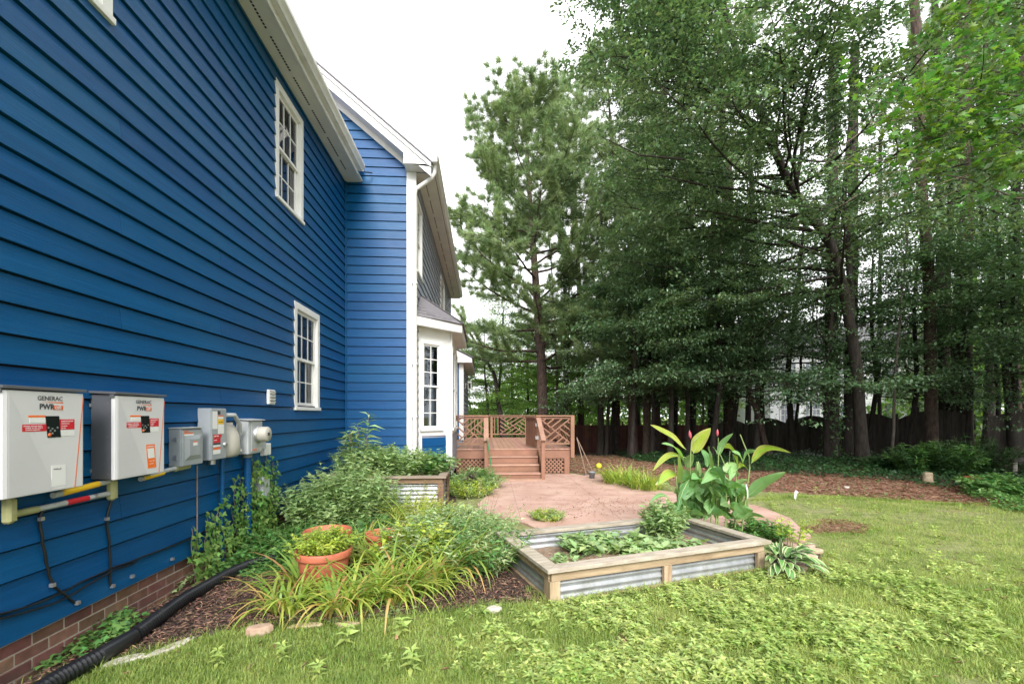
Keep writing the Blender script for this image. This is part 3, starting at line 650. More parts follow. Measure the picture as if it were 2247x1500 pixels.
# ================================================================ UTILITIES ON THE WALL
def TXT(s, size, loc, m, parent, sx=1.0, bold=0.0, sp=1.0, shear=0.0, name='lettering'):
    cu = bpy.data.curves.new(name, 'FONT'); cu.body = s; cu.size = size; cu.extrude = .0004; cu.offset = bold; cu.space_character = sp; cu.shear = shear
    cu.align_x = 'LEFT'; cu.materials.append(M[m]); cu.resolution_u = 2
    o = bpy.data.objects.new(name, cu); COL.objects.link(o); o.parent = parent; o.location = loc
    o.rotation_euler = (R(90), 0, R(90)); o.scale = (sx, 1, 1); return o
def inverter(y0, y1, z0, z1, label, sticker):
    """two-tone cabinet on the wall; local frame: x out of the wall, y along, z up"""
    x0 = HX+.02; D = .17; W = y1-y0; H = z1-z0
    t = thing('battery_inverter', label, 'inverter', (x0, y0, z0), group='white cabinets on the blue wall')
    MB().box((.0, .008, .004), (D-.03, W-.008, H-.012)).build('housing', 'encd', t, bev=.004)
    sc_ = MB(); [sc_.lathe([(0, .0025), (.005, .002), (.005, 0)], 8, (a_, .007, b_), 'y') for a_ in (.02, .115) for b_ in (.04, .30, .54)]; sc_.build('side_screws', 'steel', t, kind='stuff'); MB().box((.0, -.004, .05), (.012, .006, .075)).box((.0, -.004, H-.10), (.012, .006, H-.075)).build('mount_tab', 'steel', t)
    # front cover: slightly folded, fold's shaded facet painted on as a darker triangle
    f = MB(); xf = D
    f.prism([(D-.029, 0, 0), (xf-.006, 0, 0), (xf, .02, 0), (xf, W-.012, 0), (xf-.008, W, 0), (D-.029, W, 0)], (0, 0, H-.02)); f.build('front_cover', 'encw', t, bev=.003)
    MB().prism([(xf+.0004, .03, H-.03), (xf+.0004, W*.60, .01), (xf+.0004, .03, .01)][::1], (.0006, 0, 0)).build('fold_shade', 'encs', t)
    MB().prism([(-.01, -.012, H-.004), (D+.008, -.012, H-.012), (D+.008, W+.01, H-.012), (-.01, W+.01, H-.004)], (0, 0, .018)).box((D-.032, -.012, H-.035), (D-.002, -.002, H-.013)).build('top_flashing', 'encd', t, bev=.002)
    def dec(a, b, c, d, m, name='label_print', sk=0.0, x=.0012):
        return MB().prism([(xf, a*W+sk*.012, c*H), (xf, b*W+sk*.012, c*H), (xf, b*W, d*H), (xf, a*W, d*H)], (x, 0, 0)).build(name, m, t)
    s = MB(); s.prism([(xf+.0005, W*.855, .004), (xf+.0005, W*.868, .004), (xf+.0005, W*.988, H*.93), (xf+.0005, W*.976, H*.93)], (.001, 0, 0)); s.build('accent_stripe', 'orange2', t)
    TXT('GENERAC', .036, (xf+.001, W*.375, H*.885), 'ink', t, sx=.98, bold=.0006)
    s = MB(); s.prism([(xf, W*.42, H*.868), (xf, W*.70, H*.860), (xf, W*.70, H*.874)], (.001, 0, 0)); s.build('swoosh', 'orange2', t)
    TXT('PWR', .045, (xf+.001, W*.40, H*.800), 'ink', t, sx=.95, bold=.0016)
    dec(.565, .700, .796, .838, 'orange2', 'badge'); TXT('cell', .034, (xf+.0022, W*.588, H*.803), 'encw', t, sx=.9, bold=.0004)
    p = MB(); p.prism([(xf, W*.50, H*.525), (xf, W*.67, H*.525), (xf, W*.645, H*.735), (xf, W*.47, H*.735)], (.002, 0, 0)); p.build('display', 'screen', t)
    kk = MB()
    for a, b in ((.56, .61), (.535, .59), (.59, .59), (.56, .565), (.51, .62), (.625, .62)): kk.lathe([(.0, .0028), (.006, .0028), (.006, .002)], 10, (xf, W*a, H*b), 'x')
    kk.build('button', 'boxd', t); MB().lathe([(0, .003), (.011, .003), (.011, .002)], 12, (xf, W*.525, H*.552), 'x').build('button', 'orange2', t)
    dec(.27, .475, .722, .742, 'orange', 'label_print'); dec(.285, .475, .672, .720, 'paper', 'label_print')
    dec(.20, .485, .590, .658, 'red', 'warning_label'); dec(.655, .855, .598, .702, 'red', 'warning_label'); dec(.665, .855, .535, .592, 'paper', 'label_print')
    for a, zz, n_, sz in ((.215, .635, 'WARNING: ELECTRIC SHOCK', .0095), (.235, .618, 'HAZARD  DO NOT TOUCH', .0095), (.235, .600, 'TERMINALS ENERGIZED', .0095), (.675, .676, 'RAPID SHUTDOWN', .0105), (.675, .652, 'SWITCH FOR', .0105), (.675, .628, 'SOLAR PV', .0105), (.675, .606, 'SYSTEM', .0105)):
        TXT(n_, sz, (xf+.0015, W*a, H*zz), 'paper', t, sx=.85)
    if sticker == 'paper':
        dec(.55, .735, .045, .25, 'paper', 'info_sticker', .0); TXT('PWRcell', .014, (xf+.0016, W*.575, H*.205), 'ink', t)
        dec(.56, .72, .02, .028, 'paper', 'info_sticker')
    else:
        p = MB(); p.prism([(xf, W*.62, H*.075), (xf, W*.80, H*.075), (xf, W*.765, H*.375), (xf, W*.585, H*.375)], (.001, 0, 0)); p.build('info_sticker', 'orange', t)
        p = MB(); p.prism([(xf+.001, W*.628, H*.20), (xf+.001, W*.765, H*.20), (xf+.001, W*.748, H*.325), (xf+.001, W*.611, H*.325)], (.0006, 0, 0)); p.build('sticker_window', 'paper', t)
        TXT('SCAN HERE', .0125, (xf+.0016, W*.61, H*.342), 'paper', t, bold=.0003)
        TXT('commissioned', .009, (xf+.0016, W*.655, H*.16), 'paper', t); TXT('by installer', .009, (xf+.0016, W*.66, H*.125), 'paper', t)
    return t
inverter(2.59, 3.085, 1.147, 1.755, 'large white and grey battery inverter with a plain white info sticker, nearest the camera', 'paper')
inverter(3.33, 3.825, 1.147, 1.755, 'white and grey battery inverter with an orange sticker below its dark display', 'orange')
# small grey disconnect with pyramid door
t = thing('junction_box', 'small grey steel box with a raised pyramid door between inverter and disconnect', 'electrical box', (HX+.02, 4.12, 1.15), group='electrical boxes on the wall')
MB().box((0, 0, 0), (.105, .29, .33)).build('housing', 'box', t, bev=.004)
MB().box((.106, .004, .004), (.118, .286, .315)).build('door', 'box', t, bev=.003)
MB().add([(.1185, .03, .05), (.1185, .26, .05), (.1185, .26, .27), (.1185, .03, .27), (.134, .075, .09), (.134, .215, .09), (.134, .215, .235), (.134, .075, .235)], [(4,5,6,7),(0,1,5,4),(1,2,6,5),(2,3,7,6),(3,0,4,7)]).build('door_boss', 'box', t)
MB().box((-.0, -.006, .331), (.125, .296, .340)).build('top_flange', 'box2', t, bev=.002)
for z_ in (.08, .24): MB().box((.05, -.014, z_-.015), (.075, -.001, z_+.015)).build('latch', 'steel', t)
MB().box((.1186, .02, .283), (.1196, .14, .295)).box((.1186, .02, .302), (.1196, .08, .311)).box((.1345, .12, .205), (.1355, .18, .215)).build('label_print', 'orange2', t)
MB().box((.1345, .12, .175), (.1355, .18, .204)).box((.1186, .02, .268), (.1196, .15, .282)).build('label_paper', 'paper', t)
# tall safety switch
t = thing('safety_switch', 'tall grey disconnect switch covered in red, yellow and white labels', 'electrical box', (HX+.02, 4.52, 1.165), group='electrical boxes on the wall')
MB().box((0, 0, 0), (.12, .26, .50)).build('housing', 'box', t, bev=.004)
MB().box((.121, .006, .004), (.128, .254, .494)).build('door', 'box', t, bev=.002)
for a, b, c, d, m in ((.02, .10, .30, .47, 'paper'), (.10, .15, .44, .475, 'ink'), (.11, .20, .42, .432, 'orange2'), (.11, .20, .395, .419, 'paper'), (.11, .20, .345, .393, 'yellow'), (.11, .21, .25, .343, 'paper'), (.03, .17, .215, .245, 'red'), (.03, .15, .165, .212, 'red'), (.03, .15, .145, .162, 'ink'), (.03, .15, .125, .143, 'paper'), (.03, .15, .098, .120, 'orange2'), (.03, .15, .055, .097, 'paper')):
    MB().box((.1285, a, c), (.1295, b, d)).build('label_print', m, t)
TXT('CAUTION', .018, (.130, .04, .223), 'paper', t); TXT('SOLAR', .016, (.130, .04, .185), 'paper', t); TXT('WARNING', .016, (.130, .115, .36), 'ink', t)
MB().lathe([(0, .02), (.022, .02), (.022, 0)], 12, (.129, .215, .14), 'x').build('knob', 'steel', t)
MB().box((.03, .262, .14), (.05, .285, .30)).box((.05, .27, .27), (.11, .285, .30)).build('switch_handle', 'steel', t)
MB().lathe([(.03, 0), (.03, -.05)], 12, (.06, .13, 0)).build('conduit_hub', 'steel', t)
# domed cover
t = thing('utility_cover', 'beige rounded plastic network cover between disconnect switch and meter', 'electrical box', (HX+.02, 4.86, 1.16), group='electrical boxes on the wall')
c = MB(); k = 10
ring = lambda s: [(x*s, y*(.9+.1*s) if False else y, z) for x, y, z in ()]
prof = [(.0, .0), (.035, .02), (.05, .08), (.055, .17), (.045, .26), (.02, .32), (0, .335)]
vs = []; fs = []; nn = 9
for (d_, z_) in [(.10, .0), (.125, .03), (.135, .10), (.125, .22), (.09, .31), (.04, .35)]:
    hw = .125 if z_ < .25 else .125-(z_-.25)*.45
    for j in range(nn):
        a = math.pi*j/(nn-1); vs.append((d_*math.sin(a)**.55 if 0 < j < nn-1 else 0, .125-hw*math.cos(a), z_))
for i in range(5):
    for j in range(nn-1): fs.append((i*nn+j, i*nn+j+1, (i+1)*nn+j+1, (i+1)*nn+j))
fs.append(tuple(range(nn))[::-1]); fs.append(tuple(range(5*nn, 6*nn)))
MB().add(vs, fs, 0, True).build('cover_shell', 'beige', t); MB().box((0, -.005, -.01), (.012, .255, .36)).build('backplate', 'beige', t)
MB().box((.115, .20, .05), (.130, .215, .075)).build('latch', 'beige', t)
# meter socket and meter
t = thing('electric_meter', 'galvanised meter socket with a round protruding grey meter', 'electric meter', (HX+.02, 5.20, 1.165))
MB().box((0, 0, 0), (.13, .31, .37)).build('socket_box', 'box2', t, bev=.004)
MB().prism([(.0, -.02, .385), (.16, -.02, .372), (.16, .33, .372), (.0, .33, .385)], (0, 0, .01)).build('top_flange', 'box2', t, bev=.002)
MB().box((.131, .06, .02), (.137, .305, .36)).build('cover_panel', 'box2', t, bev=.002)
MB().lathe([(.098, .137), (.098, .16), (.09, .17)], 28, (0, .19, .215), 'x').build('meter_ring', 'steel', t)
MB().lathe([(.086, .165), (.086, .25), (.078, .262), (0, .262)], 28, (0, .19, .215), 'x').build('meter_dome', 'beige', t)
MB().box((.2625, .165, .20), (.264, .215, .235)).build('meter_display', 'ink', t)
MB().box((.138, .08, .035), (.1395, .17, .05)).build('label_print', 'orange2', t)
def smallbox(y0, y1, z0, z1, d, m, name, label, cat='electrical box', group='electrical boxes on the wall'):
    t = thing(name, label, cat, (HX+.02, y0, z0), group=group)
    MB().box((0, 0, 0), (d*.45, y1-y0, z1-z0)).build('box_base', m, t, bev=.003)
    MB().box((d*.46, .003, .003), (d, y1-y0-.003, z1-z0-.003)).build('lid', m, t, bev=.006)
    MB().lathe([(0, d+.003), (.006, d+.003), (.006, d)], 8, (0, (y1-y0)/2, .02), 'x').build('screw', 'steel', t); return t
smallbox(5.56, 5.68, 1.19, 1.36, .10, 'box2', 'relay_box', 'small light grey box tucked just right of the meter')
smallbox(5.74, 5.90, 1.10, 1.25, .06, 'white', 'cable_box', 'little white cable box right of the meter, above the ivy')
smallbox(5.62, 5.80, .60, .86, .09, 'box2', 'phone_box', 'upright pale grey box low on the wall among the ivy')
# vent hood
t = thing('wall_vent', 'small white louvred vent on the blue wall left of the lower window', 'vent', (HX+.02, 5.90, 1.735))
MB().box((0, 0, 0), (.035, .17, .185)).build('vent_body', 'white', t, bev=.005)
for i in range(4): MB().box((.036, .02, .028+i*.04), (.052, .15, .036+i*.04)).build('louver', 'white', t); MB().box((.0355, .02, .037+i*.04), (.037, .15, .049+i*.04)).build('slot', 'ink', t)
# conduits
def pipe(name, label, pts, r, m, cat='conduit', bands=(), n=10, fit=()):
    t = thing(name, label, cat, pts[0])
    o = Vector(pts[0]); P = [Vector(p)-o for p in pts]
    MB().tube(P, r, n).build('pipe', m, t)
    for (a, b, mm) in bands:                                  # a, b: fractions of the first-to-last span
        A_ = P[0].lerp(P[-1], a); B_ = P[0].lerp(P[-1], b); MB().tube([A_, B_], r*1.09, n).build('pipe_label', mm, t)
    for (p, q, rr_, mm) in fit: MB().tube([Vector(p)-o, Vector(q)-o], rr_, n).build('fitting', mm, t)
    return t
xp = HX+.075
pipe('conduit', 'grey conduit with a red label running below both inverters', [(xp, 2.78, 1.035), (xp, 3.45, 1.04)], .017, 'pipe', bands=((.46, .70, 'red'), (.76, .80, 'steel')), fit=(((xp, 2.76, 1.035), (xp, 2.90, 1.035), .021, 'olive'),))
for i, (y_, lb) in enumerate(((2.73, 'pale green conduit elbow under the nearer inverter'), (3.44, 'olive conduit elbow under the farther inverter'))):
    t = thing('conduit_elbow', lb, 'conduit fitting', (xp, y_, .99)); MB().box((-.02, -.024, 0), (.03, .024, .15)).build('elbow_body', 'olive', t, bev=.012); MB().box((.031, -.018, .012), (.036, .018, .135)).build('cover_plate', 'olive', t, bev=.004)
pipe('conduit', 'short grey conduit with a yellow label between the two inverters', [(xp, 3.0, 1.10), (xp, 3.46, 1.13)], .019, 'pipe', bands=((.12, .72, 'yellow'),))
pipe('conduit', 'short grey conduit with a yellow label leading to the small junction box', [(xp, 3.72, 1.10), (xp, 4.05, 1.135), (xp, 4.28, 1.14)], .018, 'pipe', bands=((.05, .45, 'yellow'),), fit=(((xp, 4.12, 1.135), (xp, 4.30, 1.14), .026, 'olive'),))
pipe('conduit', 'thick blue painted conduit dropping from the meter into the ivy', [(HX+.075, 5.33, 1.16), (HX+.075, 5.33, .02)], .040, 'blue', fit=(((HX+.075, 5.33, 1.165), (HX+.075, 5.33, 1.12), .05, 'boxd'),))
pipe('conduit', 'thin blue painted conduit dropping below the disconnect switch', [(HX+.06, 4.86, 1.16), (HX+.06, 4.86, .02)], .022, 'blue')
pipe('conduit', 'thin reddish cable dropping down the siding below the small grey box', [(HX+.03, 4.50, 1.12), (HX+.03, 4.50, .35)], .006, 'twig')
cv = [(HX+.07, 4.76, 1.55), (HX+.12, 4.80, 1.60), (HX+.15, 4.92, 1.60), (HX+.13, 5.06, 1.50), (HX+.10, 5.12, 1.40)]
pipe('flexible_conduit', 'curved grey flexible conduit with a yellow end beside the meter', cv, .022, 'pipe', fit=((cv[0], cv[1], .026, 'yellow'),))
def cable(label, pxs, r=.008, clips=()):
    pts = [WX(px, py, HX+.034) for px, py in pxs]
    fine = []
    for i in range(len(pts)-1):
        for j in range(6): fine.append(pts[i].lerp(pts[i+1], j/6)+Vector((.004*math.sin(i*3+j), 0, -.004*math.sin((j/6)*math.pi))))
    fine.append(pts[-1]); o = fine[0]
    t = thing('cable', label, 'cable', o); MB().tube([p-o for p in fine], r, 6).build('cable_run', 'cable', t)
    for px, py in clips: p = WX(px, py, HX+.04)-o; MB().box((p.x-.01, p.y-.012, p.z-.01), (p.x+.012, p.y+.012, p.z+.012)).build('cable_clip', 'steel', t)
cable('black cable bending down the siding below the nearer inverter', [(98, 1105), (88, 1135), (93, 1190), (106, 1250), (116, 1284), (170, 1325)], clips=((90, 1138), (115, 1283), (170, 1322)))
cable('straight black cable hanging below the farther inverter', [(246, 1085), (235, 1135), (240, 1200), (243, 1285)], clips=((234, 1138), (247, 1285)))
cable('slack black cable sagging along the lowest siding boards', [(-30, 1352), (60, 1330), (120, 1306), (180, 1275), (245, 1245), (330, 1214), (420, 1180), (455, 1160)], r=.006, clips=((290, 1264), (378, 1226)))
cable('second slack black cable just under the first along the wall bottom', [(-30, 1362), (50, 1344), (130, 1318), (200, 1278), (250, 1248), (300, 1232)], r=.006)
# corrugated drain
def drain():
    pxs = [(40, 1545), (120, 1488), (215, 1436), (290, 1392), (345, 1352), (400, 1312), (455, 1280), (510, 1250), (560, 1230), (635, 1211), (700, 1196)]
    ctl = [G(px, py+4, .07) for px, py in pxs]; pts = []
    for i in range(len(ctl)-1):
        p0 = ctl[max(i-1, 0)]; p1 = ctl[i]; p2 = ctl[i+1]; p3 = ctl[min(i+2, len(ctl)-1)]; n_ = max(2, int((p2-p1).length/.009))
        for j in range(n_):
            t = j/n_; pts.append(.5*((2*p1)+(p2-p0)*t+(2*p0-5*p1+4*p2-p3)*t*t+(3*p1-p0-3*p2+p3)*t*t*t))
    t = thing('drain_pipe', 'black corrugated drain pipe with a smooth coupler snaking along the mulch', 'drain pipe', ctl[0])
    o = ctl[0]; cut0 = None; A_, B_ = G(205, 1440, .07), G(300, 1388, .07)
    ia = min(range(len(pts)), key=lambda i: (pts[i]-A_).length); ib = min(range(len(pts)), key=lambda i: (pts[i]-B_).length)
    for (a, b, nm) in ((0, ia+3, 'corrugated_hose'), (ib-3, len(pts), 'corrugated_hose')):
        q = pts[a:b]; MB().tube([p-o for p in q], [.047+.006*(1 if (i % 3) == 0 else (-1 if i % 3 == 2 else .5)) for i in range(len(q))], 16).build(nm, 'black', t)
    q = pts[ia:ib:6]; MB().tube([p-o for p in q], [.054 if 0 < i < len(q)-1 else .050 for i in range(len(q))], 18).build('coupler', 'black', t)
drain()
# ================================================================ DECK
DX0, DX1, DY0, DY1, DZ = -.72, 2.36, 12.0, 18.0, .71
SX0, SX1 = .055, 1.44
deck = thing('deck', 'raised brown stained wooden deck with steps and lattice-panelled railings', 'deck', (DX0, DY0, 0))
DL = Vector((DX0, DY0, 0))
class DB(MB):
    def build(s, name, m, parent=None, **k):
        o = MB.build(s, name, m, parent if parent is not None else deck, **k)
        if parent is None: o.location = -DL
        return o
x = DX0
while x < DX1-.02:
    DB().box((x+.003, DY0-.03, DZ-.03), (min(x+.139, DX1+.02), DY1+.03, DZ)).build('deck_board', 'deckf', bev=.003); x += .142
DB().box((DX0, DY0, DZ-.26), (DX1+.02, DY0+.035, DZ-.032)).box((DX1-.02, DY0+.036, DZ-.26), (DX1+.02, DY1, DZ-.032)).build('rim_joist', 'deck')
def rail_cap(p, q, name='rail_cap', w=.14): DB().bar((p[0], p[1], 1.575), (q[0], q[1], 1.575), w, .036).build(name, 'deck', bev=.004)
def post(x, y, z0=0, z1=1.555, s=.09, m='deck'): DB().box((x-s/2, y-s/2, z0), (x+s/2, y+s/2, z1)).build('post', m, bev=.004)
def clipseg(p, d, poly):
    t0, t1 = -1e9, 1e9; n = len(poly)
    for i in range(n):
        a = Vector(poly[i]); b = Vector(poly[(i+1) % n]); e = b-a; nrm = Vector((-e.y, e.x))
        den = nrm.dot(d); num = nrm.dot(a-p)
        if abs(den) < 1e-9:
            if nrm.dot(p-a) < 0: return None
            continue
        t = num/den
        if den > 0: t0 = max(t0, t)
        else: t1 = min(t1, t)
    return (p+d*t0, p+d*t1) if t1-t0 > .05 else None
def chip(p, q, z0=.86, z1=1.50, name='railing_slat'):
    """Chinese-Chippendale panel between plan points p, q"""
    p = Vector(p); q = Vector(q); W = (q-p).length; u = (q-p)/W; H = z1-z0
    def to3(a, dn=0): return (p.x+u.x*a.x-u.y*dn, p.y+u.y*a.x+u.x*dn, z0+a.y)
    DB().bar((p.x, p.y, z0-.02), (q.x, q.y, z0-.02), .04, .045).build('rail', 'deck'); DB().bar((p.x, p.y, z1+.02), (q.x, q.y, z1+.02), .04, .045).build('rail', 'deck')
    c = Vector((W/2, H/2)); d1 = Vector((W, H)).normalized(); d2 = Vector((W, -H)).normalized()
    n1 = Vector((-d1.y, d1.x)); n2 = Vector((-d2.y, d2.x))
    quads_ = [([(0, 0), (W, 0), c], d1, n1), ([(W, 0), (W, H), c], d2, n2), ([(W, H), (0, H), c], d1, n1), ([(0, H), (0, 0), c], d2, n2)]
    segs = [(Vector((0, 0)), Vector((W, H)), 0), (Vector((0, H)), Vector((W, 0)), 1)]
    step = .135
    for poly, d, nn_ in quads_:
        for k in range(-5, 6):
            if k == 0: continue
            sg = clipseg(c+nn_*step*k, d, poly)
            if sg: segs.append((sg[0], sg[1], 0 if d is d1 else 1))
    for a, b, l in segs:
        if (b-a).length < .06: continue
        dn = .0115*(1 if l else -1)
        DB().bar(to3(a, dn), to3(b, dn), .021, .034, up=(-u.y, u.x, 0)).build(name, 'deck') if False else DB().bar(to3(a, dn), to3(b, dn), .034, .021, up=(-u.y, u.x, 0)).build(name, 'deck')
def balusters(p, q, z0=.86, z1=1.50, sp=.12):
    p = Vector(p); q = Vector(q); W = (q-p).length; n_ = max(1, int(W/sp)); u = (q-p)/W
    DB().bar((p.x, p.y, z0-.02), (q.x, q.y, z0-.02), .04, .045).build('rail', 'deck'); DB().bar((p.x, p.y, z1+.02), (q.x, q.y, z1+.02), .04, .045).build('rail', 'deck')
    for i in range(n_):
        c_ = p.lerp(q, (i+.5)/n_); DB().box((c_.x-.018, c_.y-.018, z0), (c_.x+.018, c_.y+.018, z1)).build('baluster', 'deck')
post(SX0, DY0+.02, .0, 1.555); post(SX1, DY0+.02, 0, 1.555); post(DX1-.02, DY0-.045, .47, 1.555, .10); post(DX1-.16, DY0+.04, 0, .45, .14)
chip((DX0-.02, DY0+.02), (SX0-.045, DY0+.02)); chip((SX1+.045, DY0+.02), (DX1-.07, DY0+.02))
rail_cap((DX0-.05, DY0+.02), (SX0+.06, DY0+.02)); rail_cap((SX1-.07, DY0+.02), (DX1+.04, DY0+.02))
# right side rail
yy = DY0+.08
for i in range(3):
    y2 = DY0+2*(i+1)-.0; a = (DX1-.03, yy+.03); b = (DX1-.03, y2-.05)
    chip(a, b) if i != 1 else balusters(a, b); post(DX1-.03, y2, DZ, 1.555); yy = y2+.05
rail_cap((DX1-.03, DY0+.095), (DX1-.03, DY1+.06))
# back rail
xs_ = [-.70, .25, .42, 1.24, 1.40, 2.28]
balusters((-.70, DY1), (.22, DY1)); post(.30, DY1, DZ, 1.555); balusters((.35, DY1), (.62, DY1)); chip((.64, DY1), (1.64, DY1)); balusters((1.66, DY1), (2.26, DY1)); post(1.65, DY1, DZ, 1.5, .04)
post(-.72+.0, DY1, DZ, 1.555)
rail_cap((-.76, DY1), (DX1-.11, DY1))
# stairs
for i, (y, z_) in enumerate(((11.70, .533), (11.40, .355), (11.10, .178))):
    DB().box((SX0+.046, y-.03, z_-.034), (SX1-.046, y+.27, z_)).build('stair_tread', 'deckf', bev=.004)
for i, (y, z0_, z1_) in enumerate(((11.10, .031, .142), (11.40, .18, .319), (11.70, .357, .497), (11.985, .535, .70))):
    DB().box((SX0+.047, y, z0_), (SX1-.047, y+.012, z1_)).build('riser', 'deck')
DB().box((SX0+.048, 10.86, .031), (SX1-.048, 11.05, .055)).build('step_pad', 'deckf')
for X_ in (SX0, SX1):
    DB().box((X_-.045, 11.0, .02), (X_+.045, 11.09, .98)).build('newel_post', 'deck', bev=.004)
    DB().prism([(X_-.02, 11.09, .05), (X_-.02, 11.09, .30), (X_-.02, 11.95, .70), (X_-.02, 11.95, .05)], (.04, 0, 0)).build('stringer', 'deck')
    DB().bar((X_, 10.93, .985), (X_, 12.0, 1.515), .12, .036).build('handrail', 'deckf', bev=.004)
# gate, open inward
def gp(s, z_): return (1.385+(1.20-1.385)*s, 12.06+(12.92-12.06)*s, z_)
for i in range(7):
    DB().bar(gp((i+.04)/7, 1.13), gp((i+.96)/7, 1.13), .022, .76).build('gate_board', 'deck')
for z_ in (.88, 1.36): DB().bar([a+b for a, b in zip(gp(0, z_), (.03, 0, 0))], [a+b for a, b in zip(gp(1, z_), (.03, 0, 0))], .03, .07).build('gate_rail', 'deck')
DB().bar(gp(-.01, 1.525), gp(1.0, 1.525), .07, .03).build('gate_cap', 'deck')
for z_ in (1.00, 1.34): DB().box((1.36, 11.972, z_-.045), (1.395, 11.980, z_+.045)).box((1.396, 11.968, z_-.045), (1.44, 11.974, z_+.045)).build('hinge', 'steel')
# skirting lattice
def lattice(x0, x1, z0, z1, y):
    W = x1-x0; H = z1-z0; poly = [(0, 0), (W, 0), (W, H), (0, H)]
    for sgn in (1, -1):
        d = Vector((1, sgn)).normalized(); nn_ = Vector((-d.y, d.x)); k = -20
        while k < 21:
            sg = clipseg(Vector((W/2, H/2))+nn_*.075*k, d, poly); k += 1
            if sg:
                yy_ = y+(.006 if sgn > 0 else 0)
                DB().bar((x0+sg[0].x, yy_, z0+sg[0].y), (x0+sg[1].x, yy_, z0+sg[1].y), .034, .005, up=(0, 1, 0)).build('lattice_slat', 'deck')
lattice(SX1+.10, DX1-.24, .05, .44, DY0+.03); lattice(DX0, SX0-.06, .05, .44, DY0+.03)
DB().box((DX0, DY0+.5, .0), (DX1, DY0+.52, .44)).build('underdeck_shade', 'dark')  # near-black upright sheet standing in for the shade below the boards
# ================================================================ RAISED BEDS
def raised_bed(name, label, N0, u, Lx, Wy, H, seg, cat='raised bed', wv='woodv', wh='wood', wt='woodtop'):
    ang = math.atan2(u.y, u.x); t = thing(name, label, cat, (N0.x, N0.y, 0), ang)
    PW = .125; ov = .055; rw = .135; zt_ = H-.036
    # mitred rim boards
    o0, o1 = -ov, rw-ov
    A_ = [(o0, o0), (Lx-o0, o0), (Lx-o0, Wy-o0), (o0, Wy-o0)]; B_ = [(o1, o1), (Lx-o1, o1), (Lx-o1, Wy-o1), (o1, Wy-o1)]
    for i in range(4):
        j = (i+1) % 4; a = Vector(A_[i]); b = Vector(A_[j]); e = (b-a).normalized()*.0015
        MB().prism([(A_[i][0]+e.x, A_[i][1]+e.y, zt_), (A_[j][0]-e.x, A_[j][1]-e.y, zt_), (B_[j][0]-e.x, B_[j][1]-e.y, zt_), (B_[i][0]+e.x, B_[i][1]+e.y, zt_)], (0, 0, .034)).build('rim_board', wt, t, bev=.003)
    # header boards under the rim
    hz0 = zt_-.085
    def board(a, b, z0, z1, m=wh, nm='side_board'):
        MB().box(a+(z0,), b+(z1,)).build(nm, m, t, bev=.003)
    board((0.0, -.012), (Lx, .026), hz0, zt_-.002); board((0.0, Wy-.026), (Lx, Wy+.012), hz0, zt_-.002)
    board((-.012, .027), (.026, Wy-.027), hz0, zt_-.002); board((Lx-.026, .027), (Lx+.012, Wy-.027), hz0, zt_-.002)
    for a in (0, Lx):
        s = 1 if a == 0 else -1
        for b in (0, Wy):
            q = 1 if b == 0 else -1
            MB().box((a-s*.013, b-q*.010, -.02), (a+s*.085, b+q*.028, hz0-.002)).build('corner_post', wv, t, bev=.003)
            MB().box((a-s*.010, b+q*.029, -.02), (a+s*.028, b+q*.12, hz0-.002)).build('corner_post', wv, t, bev=.003)
    for k in range(1, seg):
        xm = Lx*k/seg; MB().box((xm-.045, -.010, -.02), (xm+.045, .028, hz0-.002)).build('middle_post', wv, t, bev=.003)
    board((.087, -.004), (Lx-.087, .026), -.02, .022, wh, 'bottom_board'); board((-.004, .122), (.026, Wy-.122), -.02, .022, wh, 'bottom_board')
    # corrugated sheets
    def corr(p, q, nrm, nm='corrugated_panel', zt2=None):
        p = Vector(p); q = Vector(q); nrm = Vector(nrm); zt2 = zt_-.01 if zt2 is None else zt2; rows = []; z_ = .0
        vs = []; n_ = int((zt2)/.008)
        for i in range(n_+1):
            zz = zt2*i/n_; dd = .0095*math.sin(2*math.pi*zz/.067)
            for e in (p, q):
                w_ = e+nrm*dd; vs.append((w_.x, w_.y, zz))
            for e in (q, p):
                w_ = e+nrm*(dd-.0015); vs.append((w_.x, w_.y, zz))
        fs = []
        for i in range(n_):
            a = 4*i; fs += [(a, a+1, a+5, a+4), (a+2, a+3, a+7, a+6)]
        MB().add(vs, fs, 0, True).build(nm, 'zinc', t)
    corr((.03, .042), (Lx-.03, .042), (0, -1)); corr((.03, Wy-.042), (Lx-.03, Wy-.042), (0, 1)); corr((.042, .055), (.042, Wy-.055), (-1, 0)); corr((Lx-.042, .055), (Lx-.042, Wy-.055), (1, 0))
    so = MB(); nx_, ny_ = 26, 14; hs = H*.36 if H < .4 else H-.10
    vs = [(.055+(Lx-.11)*i/nx_, .055+(Wy-.11)*j/ny_, hs+.02*noise.noise(Vector((i*.5, j*.5, Lx)))) for j in range(ny_+1) for i in range(nx_+1)]
    so.add(vs, [(j*(nx_+1)+i, j*(nx_+1)+i+1, (j+1)*(nx_+1)+i+1, (j+1)*(nx_+1)+i) for j in range(ny_) for i in range(nx_)], 0, True).build('soil', 'soil', t); return t
N0 = G(1209, 1326); R0 = G(1670, 1251); ub = (R0-N0); ub.z = 0; ub.normalize(); vb = Vector((-ub.y, ub.x, 0))
bed1 = raised_bed('raised_bed', 'long low raised bed of pine rails and corrugated steel in the lawn', N0, ub, 2.42, 1.22, .315, 2)
bed2 = raised_bed('raised_bed', 'tall raised bed with weathered wood rim overgrown with herbs beside the bay', Vector((-2.45, 7.25, 0)), Vector((1, 0, 0)), 1.80, 1.2, .64, 2, wv='woodold', wh='woodold', wt='woodoldt')
def bedp(a, b, z=0): return N0+ub*a+vb*b+Vector((0, 0, z))
